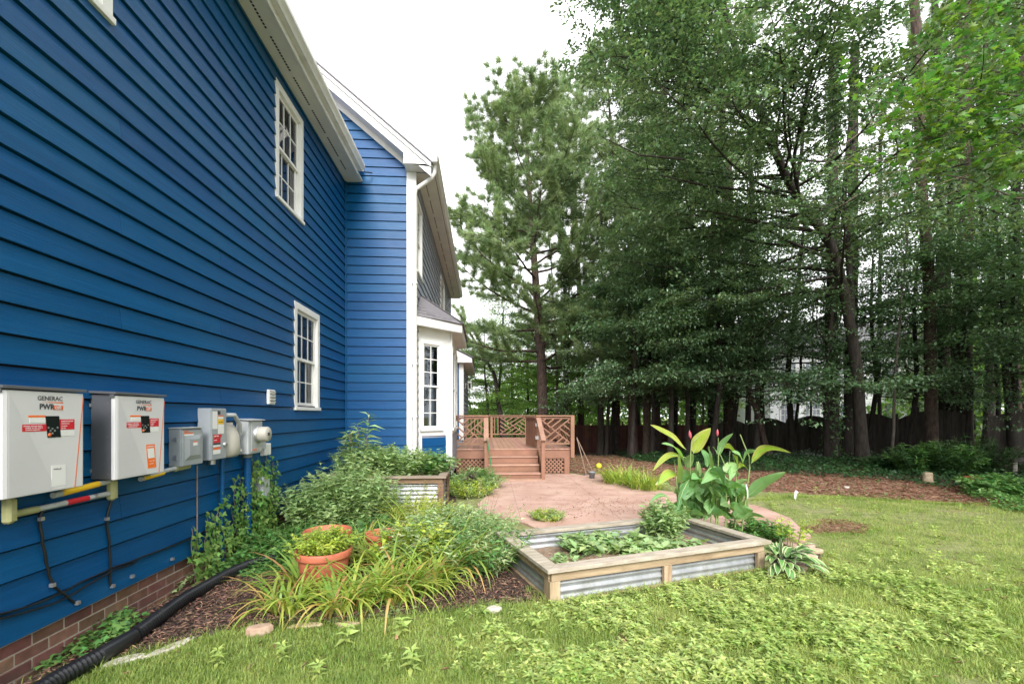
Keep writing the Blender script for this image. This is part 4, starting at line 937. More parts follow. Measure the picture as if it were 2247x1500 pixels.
# ================================================================ POTS AND SMALL THINGS
def pot(label, c, r=.24, h=.385):
    t = thing('plant_pot', label, 'flower pot', (c[0], c[1], 0), group='terracotta coloured pots in the bed')
    MB().lathe([(0, .01), (r*.72, 0), (r*.76, .01), (r*.91, h*.80), (r*.91, h*.82), (r*1.0, h*.83), (r*1.02, h*.86), (r*1.02, h*.97), (r*1.0, h), (r*.95, h), (r*.93, h*.96), (r*.84, h*.78)], 40).build('pot_shell', 'terra', t)
    MB().lathe([(0, h*.83), (r*.84, h*.80)], 30).build('potting_soil', 'soil', t); return t
pc1 = PX(711, 1300, 4.15); pc2 = PX(719, 1170, 4.82); pc3 = PX(842, 1170, 4.95)
pot('large terracotta pot full of light green leaves, nearest the drain pipe', pc1)
pot('terracotta pot half hidden directly behind the leafy pot', pc2)
pot('terracotta pot almost buried in the daylilies', pc3, .19, .33)
p = G(1299, 1049, .03)
t = thing('bucket', 'small grey plastic bucket standing on the patio edge', 'bucket', p)
MB().lathe([(0, .004), (.062, 0), (.078, .14), (.088, .142), (.09, .165), (.082, .168), (.074, .14), (.06, .012), (0, .012)], 24).build('bucket_shell', 'bucket', t)
p = G(1314, 1028); b = MB(); vs = []; 
b.lathe([(.085*math.sin(math.pi*i/14), .085-.085*math.cos(math.pi*i/14)) for i in range(15)], 24)
o = b.build('ball', 'ball'); o.location = p; tag(o, 'yellow rubber ball on the pine straw behind the grey bucket', 'ball')
def stone(label, c, sx, sy, sz, m='stone', rz=0., seed=1):
    rr = random.Random(seed); b = MB(); n_ = 9; vs = []; fs = []
    rad = [1+rr.uniform(-.18, .18) for _ in range(n_)]
    lv = [(.92, 0), (1.0, .35), (.97, .8), (.86, 1.0)]
    for k, (s_, z_) in enumerate(lv):
        for j in range(n_): a = 2*math.pi*j/n_; vs.append((sx/2*rad[j]*s_*math.cos(a), sy/2*rad[j]*s_*math.sin(a), sz*(z_+rr.uniform(-.06, .06))))
    for k in range(3):
        for j in range(n_): fs.append((k*n_+j, k*n_+(j+1) % n_, (k+1)*n_+(j+1) % n_, (k+1)*n_+j))
    fs.append(tuple(range(3*n_, 4*n_))); o = b.add(vs, fs).build('stone', m, bev=.006); o.location = (c[0], c[1], -.005); o.rotation_euler = (rr.uniform(-.05, .05), rr.uniform(-.05, .05), rz); tag(o, label, 'stone', 'edging stones along the bed'); return o
stone('blocky orange sandstone at the mulch edge near the daylilies', G(568, 1392), .17, .11, .07, rz=.3, seed=2)
stone('long flat pale stone sunk at the lawn edge near the drain coupler', G(375, 1424), .36, .09, .03, 'stoneg', rz=1.05, seed=3)
stone('second flat pale stone nearer the camera beside the drain pipe', G(272, 1452), .26, .10, .03, 'stoneg', rz=.75, seed=4)
stone('thin tan stone lying below the potted plant', G(672, 1376), .24, .07, .03, rz=.1, seed=5)
stone('tan flat stone below the middle of the daylilies', G(760, 1372), .18, .07, .03, rz=.05, seed=15)
stone('pale round stone at the left foot of the low raised bed', G(1083, 1340), .13, .09, .04, 'stoneg', seed=6)
for i, (px, py, lb) in enumerate(((1770, 1202, 'tan stone nearest the walkway beyond the hosta'), (1792, 1212, 'second tan stone of the short row beyond the hosta'), (1780, 1226, 'flat tan stone tucked between the hosta and the lawn'), (1762, 1252, 'orange stone at the outer foot of the hosta'))):
    stone(lb, G(px, py), .20-.03*i, .11, .05, rz=.2*i, seed=20+i)
stone('small white stone lying on the pine straw strip', G(1858, 1072), .13, .10, .06, 'stoneg', seed=31)
p = G(1745, 1097); t = thing('garden_stake', 'small white plastic marker standing in the lawn', 'marker', p)
MB().tube([(0, 0, 0), (.005, 0, .10)], .006, 6).build('stake', 'flagw', t); MB().add([(-.02, 0, .04), (.02, .005, .03), (.03, 0, .13), (.06, -.01, .15), (.02, .01, .19), (-.01, 0, .16)], [(0,1,2,3,4,5)]).prism([(-.02, .003, .04), (.02, .003, .03), (.03, .003, .13), (0, .003, .16)], (0, .006, 0)).build('flag', 'flagw', t)
# green pole leaning on the stair rail, two long tools at the deck's corner
def poleobj(name, label, cat, a, b, r, m, extra=None):
    t = thing(name, label, cat, a); v = Vector(b)-Vector(a); MB().tube([(0, 0, 0), v*.5+Vector((.004, 0, 0)), v], r, 8).build('shaft', m, t)
    if extra: extra(t, v)
    return t
poleobj('garden_pole', 'green plastic pole leaning against the left stair rail', 'pole', (.22, 10.85, .03), (.075, 10.90, 1.05), .013, 'green')
def hoe(t, v): MB().box((-.05, -.02, -.005), (.05, .02, .02)).build('tool_head', 'encd', t)
poleobj('garden_tool', 'long handled tool leaning steeply on the deck corner post', 'garden tool', (2.70, 11.9, .01), (2.47, 12.0, 1.0), .013, 'twig', hoe)
poleobj('garden_tool', 'second tool leaning farther out from the deck corner', 'garden tool', (2.95, 12.1, .01), (2.50, 12.05, .95), .012, 'twig', hoe)
# ================================================================ FENCES
def fence(name, label, P0_, P1_, nsec, arch=.30, h=1.52, m='fence', cap=True, extra=0):
    P0_ = Vector(P0_); P1_ = Vector(P1_); t = thing(name, label, 'fence', (P0_.x, P0_.y, gz(P0_.x, P0_.y)))
    D = P1_-P0_; L_ = D.length; u = D/L_; sl = L_/nsec; n3 = Vector((-u.y, u.x)); w = .14
    me_cache = {}
    for s in range(nsec):
        for k in range(int(sl/w)):
            a = s*sl+k*w+.06; f = (k+.5)/int(sl/w); hh = h+arch*math.sin(math.pi*f)+random.uniform(-.008, .008); c_ = u*(a+w/2); g = gz(P0_.x+c_.x, P0_.y+c_.y)-gz(P0_.x, P0_.y)
            q = MB(); e = .003
            hx = u*(w/2-.004)
            dz = (arch*math.pi/sl)*math.cos(math.pi*f)*w/2*.9
            q.prism([(c_.x-hx.x, c_.y-hx.y, g), (c_.x+hx.x, c_.y+hx.y, g), (c_.x+hx.x, c_.y+hx.y, g+hh+dz), (c_.x-hx.x, c_.y-hx.y, g+hh-dz)], (n3.x*.018, n3.y*.018, 0))
            q.build('picket', m, t)
        c_ = u*(s*sl); g = gz(P0_.x+c_.x, P0_.y+c_.y)-gz(P0_.x, P0_.y)
        q = MB(); q.box((c_.x-.045, c_.y-.045, g), (c_.x+.045, c_.y+.045, g+h+.10)); q.build('fence_post', m, t)
        MB().lathe([(0, .0), (.05, .0), (.035, .02), (.05, .05), (.05, .08), (.0, .115)], 10, (c_.x, c_.y, g+h+.10)).build('post_finial', m, t)
    return t
FA = PX(1727, 0, 22.2); FB = PX(2140, 0, 15.5); du = (FB-FA)/3
fence('scalloped_fence', 'dark weathered board fence with arched sections behind the trees', (FA.x-du.x*2, FA.y-du.y*2), (FB.x, FB.y), 5)
FC = PX(2166, 0, 14.9); fence('scalloped_fence', 'weathered board fence at the far right beyond the leafy gap', (FC.x, FC.y), (FC.x+4.6, FC.y-2.1), 2)
fence('board_fence', 'low reddish brown board fence behind the deck and tree trunks', (2.6, 25), (13.0, 25.5), 4, .0, 1.55, 'fencer')
# ================================================================ NEIGHBOUR'S HOUSE
nh = thing('neighbour_house', 'white sided house glimpsed between trunks beyond the fence', 'house', (20.2, 31, -.55))
MB().box((0, 0, -.2), (16, 9, 6.6)).build('wall', 'nsiding', nh)
s = MB(); z = .1
while z < 6.5: s.prism([(-.0, -.001, z), (-.0, -.03, z), (-.0, -.008, z+.17)], (16, 0, 0)); z += .178
s.build('siding_courses', 'nsiding', nh, kind='stuff')
MB().prism([(-.5, -.6, 6.6), (-.5, 9.6, 6.6), (-.5, 4.5, 9.6)], (17, 0, 0)).build('roof', 'shingle', nh)
for wx in (1.3, 3.1, 5.4, 9.0, 12.0):
    for wz in (1.35, 4.2):
        w = MB().box((wx-.62, -.07, wz-.08), (wx+.62, -.031, wz)).box((wx-.62, -.07, wz+1.6), (wx+.62, -.031, wz+1.7)).box((wx-.62, -.07, wz), (wx-.52, -.031, wz+1.6)).box((wx+.52, -.07, wz), (wx+.62, -.031, wz+1.6)).build('window', 'white', nh)
        MB().box((wx-.52, -.05, wz), (wx+.52, -.032, wz+1.6)).build('pane', 'bucket', w)
        q = MB(); [q.box((wx+a-.015, -.06, wz), (wx+a+.015, -.051, wz+1.6)) for a in (-.26, 0, .26)]; [q.box((wx-.52, -.061, wz+b_-.015), (wx+.52, -.052, wz+b_+.015)) for b_ in (.4, .8, 1.2)]; q.build('muntin', 'white', w)
M['stump'] = mat('stump_wood', (.22, .17, .11), (.36, .29, .2), scale=9, rough=.9, bump=.01, bscale=12)
# right edge table and stump in the shrubs
p = PX(2205, 0, 12.3); t = thing('garden_bench', 'grey slab table half hidden by shrubs at the right edge', 'bench', (p.x, p.y, 0))
MB().box((-.12, -.35, .03), (1.2, .35, .09)).build('slab_top', 'stoneg', t, bev=.01) if False else MB().box((-.12, -.30, .36), (1.4, .30, .41)).build('slab_top', 'fence', t, bev=.01)
for a in (0, 1.2): MB().box((a, -.2, 0), (a+.12, .2, .36)).build('leg', 'stoneg', t)
p = G(2036, 1062); t = MB().lathe([(0, 0), (.17, 0), (.13, .12), (.12, .30), (.11, .34), (.0, .35)], 11).build('tree_stump', 'stump'); t.location = p; t.scale = (.75, .75, .8); tag(t, 'pale tan stump in front of the dark shrub', 'stump')
p = G(2135, 1066); t = thing('toy_wagon', 'small red plastic object lying in the shrubs by the stump', 'toy', p); MB().box((-.15, -.1, .10), (.2, .1, .22)).build('tub', 'redp', t, bev=.02); MB().lathe([(.0, -.12), (.07, -.12), (.07, -.08), (0, -.08)], 12, (0, 0, .07), 'y').build('wheel', 'cable', t)
# ================================================================ TREES
def limb(rg, p, d, L, n, up, wob):
    P = [np.array(p, float)]; d = np.array(d, float); d /= np.linalg.norm(d)
    for i in range(n):
        d = d+np.array([0, 0, up/n])+rg.normal(0, wob, 3); d /= np.linalg.norm(d); P.append(P[-1]+d*L/n)
    return P
def resample(P, n):
    P = np.array(P, float); s = np.r_[0, np.cumsum(np.linalg.norm(np.diff(P, axis=0), axis=1))]; t = np.linspace(0, s[-1], n)
    return np.stack([np.interp(t, s, P[:, k]) for k in range(3)], 1)
def make_tree(seed, H, r0, t0, nl, Lmax, prof, elev, up, trunk=None, nsub=8, subL=.38, m_leaf=38, leaf='broad', lsize=.10, lw=.55, spread=(.20, .20, .07), step=.28, bark='bark', needles=False, tip_r=.03, flat=.5, azf=None, dead=0, ntr=16):
    rg = np.random.default_rng(seed); wood = MB()
    if trunk is None: trunk = [(0, 0, 0), (rg.normal(0, .1), rg.normal(0, .1), H*.35), (rg.normal(0, .25), rg.normal(0, .25), H*.7), (rg.normal(0, .35), rg.normal(0, .35), H)]
    T = resample(trunk, ntr); L_ = np.arange(ntr)/(ntr-1)
    rad = r0*(1-L_)**.8+tip_r; rad[0] *= 1.35; rad[1] *= 1.05
    wood.tube(T, list(rad), 10, cap=False)
    anch = []; ad = []
    for i in range(nl):
        t = t0+(1-t0)*(i+rg.uniform(0, 1))/nl; t = min(t, .985); f = (t-t0)/(1-t0)
        k = t*(ntr-1); a = int(k); p = T[a]+(T[min(a+1, ntr-1)]-T[a])*(k-a)
        az = i*2.399+rg.uniform(-.5, .5)
        if azf is not None: az = azf(rg, f, az)
        e = elev(f)+rg.normal(0, .12); L = Lmax*prof(f)*rg.uniform(.75, 1.15)
        if L < .25: continue
        d = (math.cos(az)*math.cos(e), math.sin(az)*math.cos(e), math.sin(e))
        P = limb(rg, p, d, L, 7, up, .10); r = max(.012, rad[a]*.38*min(1, L/Lmax+.3))
        wood.tube(P, [r*(1-.85*j/7) for j in range(8)], 5, cap=False)
        P = np.array(P)
        for j in range(nsub):
            s = .22+.78*(j+rg.uniform(0, 1))/nsub; kk = s*7; b = min(int(kk), 6); q = P[b]+(P[b+1]-P[b])*(kk-b); dd = P[b+1]-P[b]; dd /= np.linalg.norm(dd)
            sgn = 1 if j % 2 else -1; perp = np.cross(dd, [0, 0, 1.]); perp /= max(np.linalg.norm(perp), 1e-6)
            sd = dd*.6+perp*sgn*rg.uniform(.5, 1.0)+np.array([0, 0, rg.normal(0, .18)]); SL_ = L*subL*(1.15-.6*s)*rg.uniform(.7, 1.2)+.25
            Q = limb(rg, q, sd, SL_, 4, up*.5, .12); wood.tube(Q, [max(.004, r*.35*(1-.8*m/4)) for m in range(5)], 3, cap=False)
            Q = np.array(Q); ns = max(2, int(SL_/step))
            for m in range(ns):
                u = (m+.7)/ns*4; c = min(int(u), 3); anch.append(Q[c]+(Q[c+1]-Q[c])*(u-c)); ad.append(Q[c+1]-Q[c])
        anch.append(P[-1]); ad.append(P[-1]-P[-2])
    A_ = np.array(anch); AD = unit(np.array(ad)); n = len(A_)
    if needles:                                  # tufts: bursts of long needles round a shoot
        k = m_leaf; Pn = np.repeat(A_, k, 0)+rg.normal(0, .05, (n*k, 3)); D = np.repeat(AD, k, 0)*.75+rg.normal(0, .62, (n*k, 3)); D[:, 2] += .22
        Lh = lsize*rg.uniform(.7, 1.2, n*k); D = unit(D); sd = unit(np.cross(D, rg.normal(0, 1, (n*k, 3))))*(lw/2)
        V = np.stack([Pn-sd, Pn+sd, Pn+D*Lh[:, None]], 1).reshape(-1, 3); Fc = np.arange(len(V)).reshape(-1, 3)
    else:
        k = m_leaf; Pn = np.repeat(A_, k, 0)+rg.normal(0, 1, (n*k, 3))*np.array(spread)
        D = np.repeat(AD, k, 0)*.6+rg.normal(0, .7, (n*k, 3)); D[:, 2] = D[:, 2]*.5-.18
        Nn = np.array([0, 0, 1.])+rg.normal(0, flat, (n*k, 3)); V, Fc = scat(T_leaf2(lw), Pn, D, Nn, lsize*rg.uniform(.6, 1.25, n*k))
    w = wood.build('trunk', bark); b = Bulk(); b.add(V, Fc); c = b.build('crown', leaf)
    return w, c, len(Fc)
TREE_USED = {}
def put_tree(proto, name, label, px, py_or_d, rz=0, sc=1.0, group=None, d=None, cat='tree', xy=None, sz=None, tilt=(0, 0), leaf=None):
    if xy is None:
        p = PX(px, 0, d); x, y = p.x, p.y
    else: x, y = xy
    t = thing(name, label, cat, (x, y, gz(x, y)-.05), rz, group); t.scale = (sc, sc, sz or sc); t.rotation_euler[0] = tilt[0]; t.rotation_euler[1] = tilt[1]
    w, c = PROTO[proto]
    if proto not in TREE_USED: TREE_USED[proto] = 1; w.parent = t; c.parent = t; a = [w, c]
    else:
        a = []
        for o in (w, c): q = o.copy(); COL.objects.link(q); q.parent = t; a.append(q)
    if leaf: a[1].material_slots[0].link = 'OBJECT'; a[1].material_slots[0].material = M[leaf]
    return t
PROTO = {}
import time; _t = time.time()
bell = lambda a, b: (lambda f: max(.12, math.sin(math.pi*min(1, (f*(1-a)+a)))**b))
def P_(k, *a, **kw):
    w, c, n = make_tree(*a, **kw); PROTO[k] = (w, c); print('proto', k, n, 'tris', len(w.data.polygons))
P_('oak', 11, 17, .17, .24, 32, 4.0, lambda f: (.55+.6*f)*(1-f)**.35+.15, lambda f: .15+.75*f, .35, nsub=7, m_leaf=20, leaf='broad', lsize=.17, spread=(.30, .30, .14), step=.42)
P_('oak2', 12, 15, .13, .24, 30, 3.4, lambda f: (.7+.4*f)*(1-f)**.3+.12, lambda f: .05+.6*f, .25, nsub=7, m_leaf=20, leaf='broad', lsize=.16, spread=(.30, .30, .12), step=.40)
P_('beech', 13, 8.5, .075, .29, 26, 3.2, lambda f: (1.0-.55*f)+.05, lambda f: .02+.45*f, -.22, nsub=8, m_leaf=22, leaf='beech', lsize=.115, spread=(.22, .22, .045), step=.30, flat=.32)
P_('beech2', 14, 6.5, .05, .36, 18, 2.7, lambda f: (1.0-.5*f), lambda f: .05+.4*f, -.15, nsub=8, m_leaf=28, leaf='beech', lsize=.12, spread=(.20, .20, .05), step=.28, flat=.35)
P_('pine', 15, 18.2, .25, .25, 58, 4.5, lambda f: (.95 if f > .16 else .75)*(1-f)**.42+.20, lambda f: -.05+.75*f, .55, trunk=[(0, 0, 0), (-.12, 0, 5), (-.35, .1, 9), (-.75, 0, 14), (-.95, 0, 18.2)], nsub=12, subL=.42, m_leaf=82, leaf='needle', lsize=.33, lw=.024, step=.30, needles=True, bark='barkr')
P_('pine2', 16, 21, .16, .52, 34, 3.2, lambda f: (1-f)**.5+.15, lambda f: .0+.6*f, .5, nsub=9, subL=.42, m_leaf=58, leaf='needle', lsize=.27, lw=.022, step=.34, needles=True, bark='barkr')
# the big leaning tree: trunk sweeps up to the left and towards the camera, broad crown
EB = PX(1893, 0, 14.6); EBv = Vector((EB.x, EB.y, gz(EB.x, EB.y)))
def el(px, py, d): q = PX(px, py, d)-EBv; return (q.x, q.y, q.z)
etr = [(0, 0, 0), el(1880, 800, 14.5), el(1853, 640, 14.3), el(1826, 540, 14.0), el(1783, 476, 13.6), el(1741, 418, 13.2), el(1704, 345, 12.8), el(1685, 280, 12.4), el(1640, 180, 12.0), el(1600, 60, 11.8), el(1560, -90, 11.8), el(1530, -240, 12)]
def elm_az(rg, f, az): return math.pi*1.02+rg.normal(0, .85) if rg.uniform() < .8 else az      # mostly toward the open side
P_('elm', 17, 15, .155, .31, 76, 6.6, lambda f: (1.0-.60*f), lambda f: .0+.55*f, .10, trunk=etr, nsub=12, subL=.38, m_leaf=30, leaf='elm', lsize=.125, lw=.5, spread=(.13, .13, .04), step=.36, azf=elm_az, ntr=26, flat=.30)
t_ = thing('leaning_tree', 'large forked tree leaning left with a wide small-leaved crown over the lawn', 'tree', EBv); TREE_USED['elm'] = 1
for o in PROTO['elm']: o.parent = t_
# second stem of the same tree and smaller forks
sb = MB()
for pts_, r_ in (([el(1870, 700, 14.5), el(1862, 560, 14.6), el(1852, 420, 14.7), el(1862, 300, 14.8), el(1880, 120, 15)], .10), ([el(1783, 476, 13.6), el(1720, 425, 13.3), el(1640, 418, 13), el(1560, 410, 12.6), el(1450, 385, 12.2)], .055),
                 ([el(1704, 345, 12.8), el(1650, 262, 12.5), el(1590, 245, 12.2), el(1540, 230, 12)], .05), ([el(1745, 420, 13.2), el(1760, 330, 13), el(1762, 250, 12.9), el(1790, 150, 12.8)], .06), ([el(1500, 350, 12), el(1400, 340, 11.6), el(1320, 300, 11.2)], .03)):
    q = resample(pts_, 12); sb.tube(q, [r_*(1-.7*i/11) for i in range(12)], 8, cap=False)
sb.build('bough', 'bark', t_)
print('protos', time.time()-_t)
def bare_trunk(name, label, path, r0, r1, bark='bark', group=None, ivy=False, stubs=0, seed=1):
    rg = np.random.default_rng(seed); b0 = Vector(path[0]); b0.z = gz(b0.x, b0.y)-.05; t = thing(name, label, 'tree', b0, 0, group)
    P = resample([(0, 0, 0)]+[(Vector(p)-b0)[:] for p in path[1:]], 18); P[1:-1] += rg.normal(0, .02, (16, 3))
    r0 *= .82; r1 *= .82; m = MB(); m.tube(P, [r0*(1.3 if i == 0 else 1)*(1-i/17)+r1*i/17 for i in range(18)], 12, cap=False); m.build('trunk', bark, t)
    A_ = []; br = MB()
    for i in range(stubs):
        k = rg.integers(6, 17); az = rg.uniform(0, 6.28); L = rg.uniform(.8, 2.6); Q = limb(rg, P[k], (math.cos(az), math.sin(az), rg.uniform(-.1, .3)), L, 5, .0, .18); br.tube(Q, [.025*(1-.8*j/5) for j in range(6)], 4, cap=False)
    if stubs: br.build('dead_branch', bark, t, kind='stuff')
    if ivy:
        n = 3200; k = rg.uniform(.3, 16.9, n); a = k.astype(int); pos = P[a]+(P[a+1]-P[a])*(k-a)[:, None]; az = rg.uniform(0, 6.28, n); rr = (r0*(1-k/17)+r1*k/17)+.04+.10*rg.uniform(0, 1, n)**2
        o = np.stack([np.cos(az), np.sin(az), np.zeros(n)], 1); V, Fc = scat(T_leaf2(.8), pos+o*rr[:, None], rg.normal(0, .5, (n, 3))+[0, 0, -.6], o+rg.normal(0, .35, (n, 3)), .10*rg.uniform(.6, 1.2, n)); b = Bulk(); b.add(V, Fc); b.build('ivy', 'broad', t)
    return t
# --- the pines behind the deck
put_tree('pine', 'pine_tree', 'tall pine with a reddish trunk and layered crown right behind the deck', 1193, 0, .3, 1.04, d=22.5, sz=.93)
put_tree('pine2', 'pine_tree', 'second pine standing just right of the one behind the deck, its crown higher', 1275, 0, 1.9, 1.06, d=27)
put_tree('pine2', 'pine_tree', 'pine rising beside the vine covered trunk, partly hidden by the leaning tree', 1352, 0, 3.5, 1.0, d=24)
put_tree('pine', 'pine_tree', 'low branched pine between the deck and the fence', 1420, 0, 4.4, .62, d=19)
bare_trunk('tall_tree', 'ivy covered trunk right of the pine behind the deck', [PX(1243, 900, 21), PX(1240, 600, 21), PX(1228, 380, 21)], .17, .08, 'bark', ivy=True, seed=3)
bare_trunk('tall_tree', 'thin straight stem between the pine and the ivy covered trunk', [PX(1226, 900, 24), PX(1217, 700, 24), PX(1200, 450, 24)], .085, .03, 'barkp', seed=4)
bare_trunk('tall_tree', 'crooked dark trunk leaning left just beyond the deck rail', [PX(1112, 905, 23), PX(1085, 820, 23), PX(1040, 745, 23.5), PX(1010, 690, 24)], .17, .06, 'bark', seed=5)
G1 = 'bare trunks along the edge of the wood'
for i, (path, r0, r1, bk, lb) in enumerate([
    ([(1318, 950, 21), (1322, 600, 21), (1318, 420, 21)], .20, .05, 'bark', 'dark trunk nearest the deck on its right'),
    ([(1345, 950, 23), (1350, 600, 23), (1349, 420, 23)], .15, .04, 'bark', 'dark trunk close behind the first trunk right of the deck'),
    ([(1388, 985, 19.5), (1385, 700, 19.5), (1379, 380, 19.5)], .26, .06, 'barkr', 'thick dark trunk above the yellow green border grass'),
    ([(1473, 985, 20), (1476, 700, 20), (1478, 450, 20)], .12, .08, 'bark', 'slim dark trunk left of the canna plant'),
    ([(1520, 985, 20.5), (1522, 700, 20.5), (1518, 400, 20.5)], .17, .11, 'bark', 'dark trunk rising above the left canna leaves'),
    ([(1562, 985, 22), (1560, 700, 22), (1566, 400, 22)], .20, .13, 'bark', 'dark trunk directly above the middle of the cannas'),
    ([(1690, 1000, 17), (1662, 905, 17), (1640, 850, 17), (1655, 700, 17), (1640, 600, 17), (1612, 500, 17), (1600, 350, 17)], .13, .09, 'barkr', 'crooked brown trunk bending left then right behind the cannas'),
    ([(1672, 985, 19), (1668, 700, 19), (1655, 520, 19), (1640, 250, 19)], .17, .10, 'bark', 'straight dark trunk beside the crooked brown one'),
    ([(1742, 990, 19), (1752, 850, 19), (1766, 700, 19)], .09, .05, 'bark', 'thin slanting trunk before the white house siding'),
    ([(1775, 985, 20), (1782, 860, 20), (1785, 650, 20)], .06, .04, 'bark', 'thinnest trunk before the white house windows'),
    ([(1826, 1000, 16.5), (1824, 800, 16.5), (1828, 500, 16.5), (1830, 100, 16.5)], .26, .18, 'bark', 'thick dark trunk left of the leaning tree base'),
    ([(1860, 1000, 17.0), (1866, 800, 17), (1872, 500, 17), (1876, 100, 17)], .25, .17, 'bark', 'thick dark trunk touching the leaning tree base on the left'),
    ([(1928, 985, 21), (1930, 700, 21), (1932, 300, 21)], .10, .08, 'bark', 'slim trunk just right of the leaning tree base'),
    ([(1957, 1010, 15), (1965, 800, 15), (1985, 600, 15), (1990, 450, 15), (2010, 330, 15)], .055, .03, 'barkp', 'thin grey sapling trunk before the fence post'),
    ([(2043, 1000, 15.5), (2042, 700, 15.5), (2022, 350, 15.5), (2005, -60, 15.5)], .22, .16, 'barkr', 'tall brown pine trunk in front of the arched fence section'),
    ([(2070, 985, 18), (2066, 700, 18), (2060, 400, 18), (2050, -40, 18)], .18, .13, 'bark', 'dark trunk close right of the tall brown pine trunk'),
    ([(2086, 970, 17.8), (2098, 750, 17.8), (2104, 600, 17.8)], .22, .14, 'bark', 'dark slanting trunk at the end of the arched fence'),
    ([(2118, 975, 16.8), (2116, 700, 16.8), (2120, 400, 16.8), (2112, -80, 16.8)], .30, .23, 'barkr', 'thickest trunk, rough barked, beside the gap in the fence'),
    ([(2190, 985, 17), (2188, 700, 17), (2178, 300, 17)], .09, .07, 'bark', 'slim trunk right of the gap in the fence'),
    ([(2222, 985, 15), (2228, 600, 15), (2240, 100, 15)], .14, .1, 'bark', 'dark trunk at the right edge of the view')]):
    bare_trunk('tall_tree', lb, [PX(*q) for q in path], r0, r1, bk, G1, seed=30+i, stubs=7 if i in (2, 5, 10, 14, 17) else 0, ivy=(i in (10,)))
GB = 'leafy trees filling the wood'
rgp = random.Random(5)
def place(px):
    for lim, ph in ((1030, 'hard against the end of the house'), (1085, 'just right of the house end'), (1130, 'over the left of the deck rail'), (1180, 'left of the reddish pine trunk'), (1220, 'right of the reddish pine trunk'), (1262, 'over the right end of the deck'), (1322, 'above the yellow ball'),
                    (1365, 'above the grey bucket'), (1415, 'above the left of the border grass'), (1455, 'above the right of the border grass'), (1490, 'above the left tip of the canna'), (1535, 'above the upright yellow canna leaf'), (1580, 'above the pink canna buds'), (1625, 'above the right half of the canna'), (1665, 'behind the crooked brown trunk'),
                    (1715, 'above the right canna leaf tip'), (1765, 'before the left of the white house'), (1805, 'before the windows of the white house'), (1862, 'left of the leaning tree base'), (1915, 'behind the leaning tree base'), (1948, 'just right of the leaning tree base'), (1985, 'above the fence post with the finial'), (2025, 'left of the tall brown pine trunk'),
                    (2068, 'behind the tall brown pine trunk'), (2100, 'behind the slanting fence-end trunk'), (2135, 'behind the thickest rough trunk'), (2175, 'over the gap in the fence'), (2215, 'over the far right fence piece'), (2262, 'at the right edge of the picture'), (2310, 'cut by the right picture edge'), (9999, 'mostly outside the right edge')):
        if px < lim: return ph
def put_far(proto, px, d, sc, leaf=None, label='tree', name='broadleaf_tree', group=GB):
    dist = 'in the front row' if d < 16.5 else 'in the second row' if d < 19.6 else 'well inside the wood' if d < 25 else 'deep in the wood' if d < 31 else 'farthest back'
    put_tree(proto, name, label+' '+place(px)+', '+dist, px, 0, rgp.uniform(0, 6.28), sc*rgp.uniform(.93, 1.08), group, d=d, leaf=leaf)
for (px, d, sc) in ((1480, 24, .95), (1640, 25, 1.0), (2170, 20, 1.05), (2290, 17, 1.05), (1400, 27, 1.0), (2420, 14.5, 1.0),
                    (1560, 33, 1.1), (2130, 31, 1.2), (2250, 28, 1.1)):
    put_far('oak' if rgp.random() < .6 else 'oak2', px, d, sc, label='dark leafy tree', leaf='broadl' if d > 30 else None)
for (px, d, sc) in ((1440, 21, 1.05), (1600, 20, 1.1), (2080, 20, 1.05), (2230, 18.5, 1.05)): put_far('pine2', px, d, sc, label='high crowned pine', name='pine_tree', group='high crowned pines of the wood')
for (px, d, sc) in ((1330, 20.5, .95), (1430, 18.5, .95), (1510, 18, 1.0), (1600, 18.5, 1.0), (1560, 16.8, 1.0), (1660, 17, 1.0), (1470, 17.0, 1.0), (1385, 17.8, .95), (1740, 18.6, 1.15), (1815, 16.2, 1.05), (1900, 17.5, 1.0), (1990, 16.5, .95), (2120, 15.5, 1.05), (2225, 14.5, 1.05), (1560, 22, 1.1), (2010, 21, 1.1), (1380, 24, 1.1), (2330, 13, 1.0)):
    put_far('beech' if rgp.random() < .65 else 'beech2', px, d, sc, label='slender understory tree', name='understory_tree', group='understory trees of the wood')
for (px, d, sc) in ((1015, 27, .85), (1060, 24, .8), (1105, 26, .9), (1150, 29, .85), (1200, 26, .9), (1255, 28, 1.0), (1310, 26, 1.0), (1130, 34, 1.0), (1230, 35, 1.1), (1040, 36, 1.0), (1340, 31, 1.2), (1450, 36, 1.2), (1540, 30, 1.1), (2110, 26, 1.1), (2200, 31, 1.2)):
    put_far('beech' if rgp.random() < .6 else 'beech2', px, d, sc, leaf='broadl', label='bright green tree', name='broadleaf_tree', group='bright trees beyond the deck and fence')
for k in PROTO:                                   # prototypes all placed
    pass
print('trees', time.time()-_t)
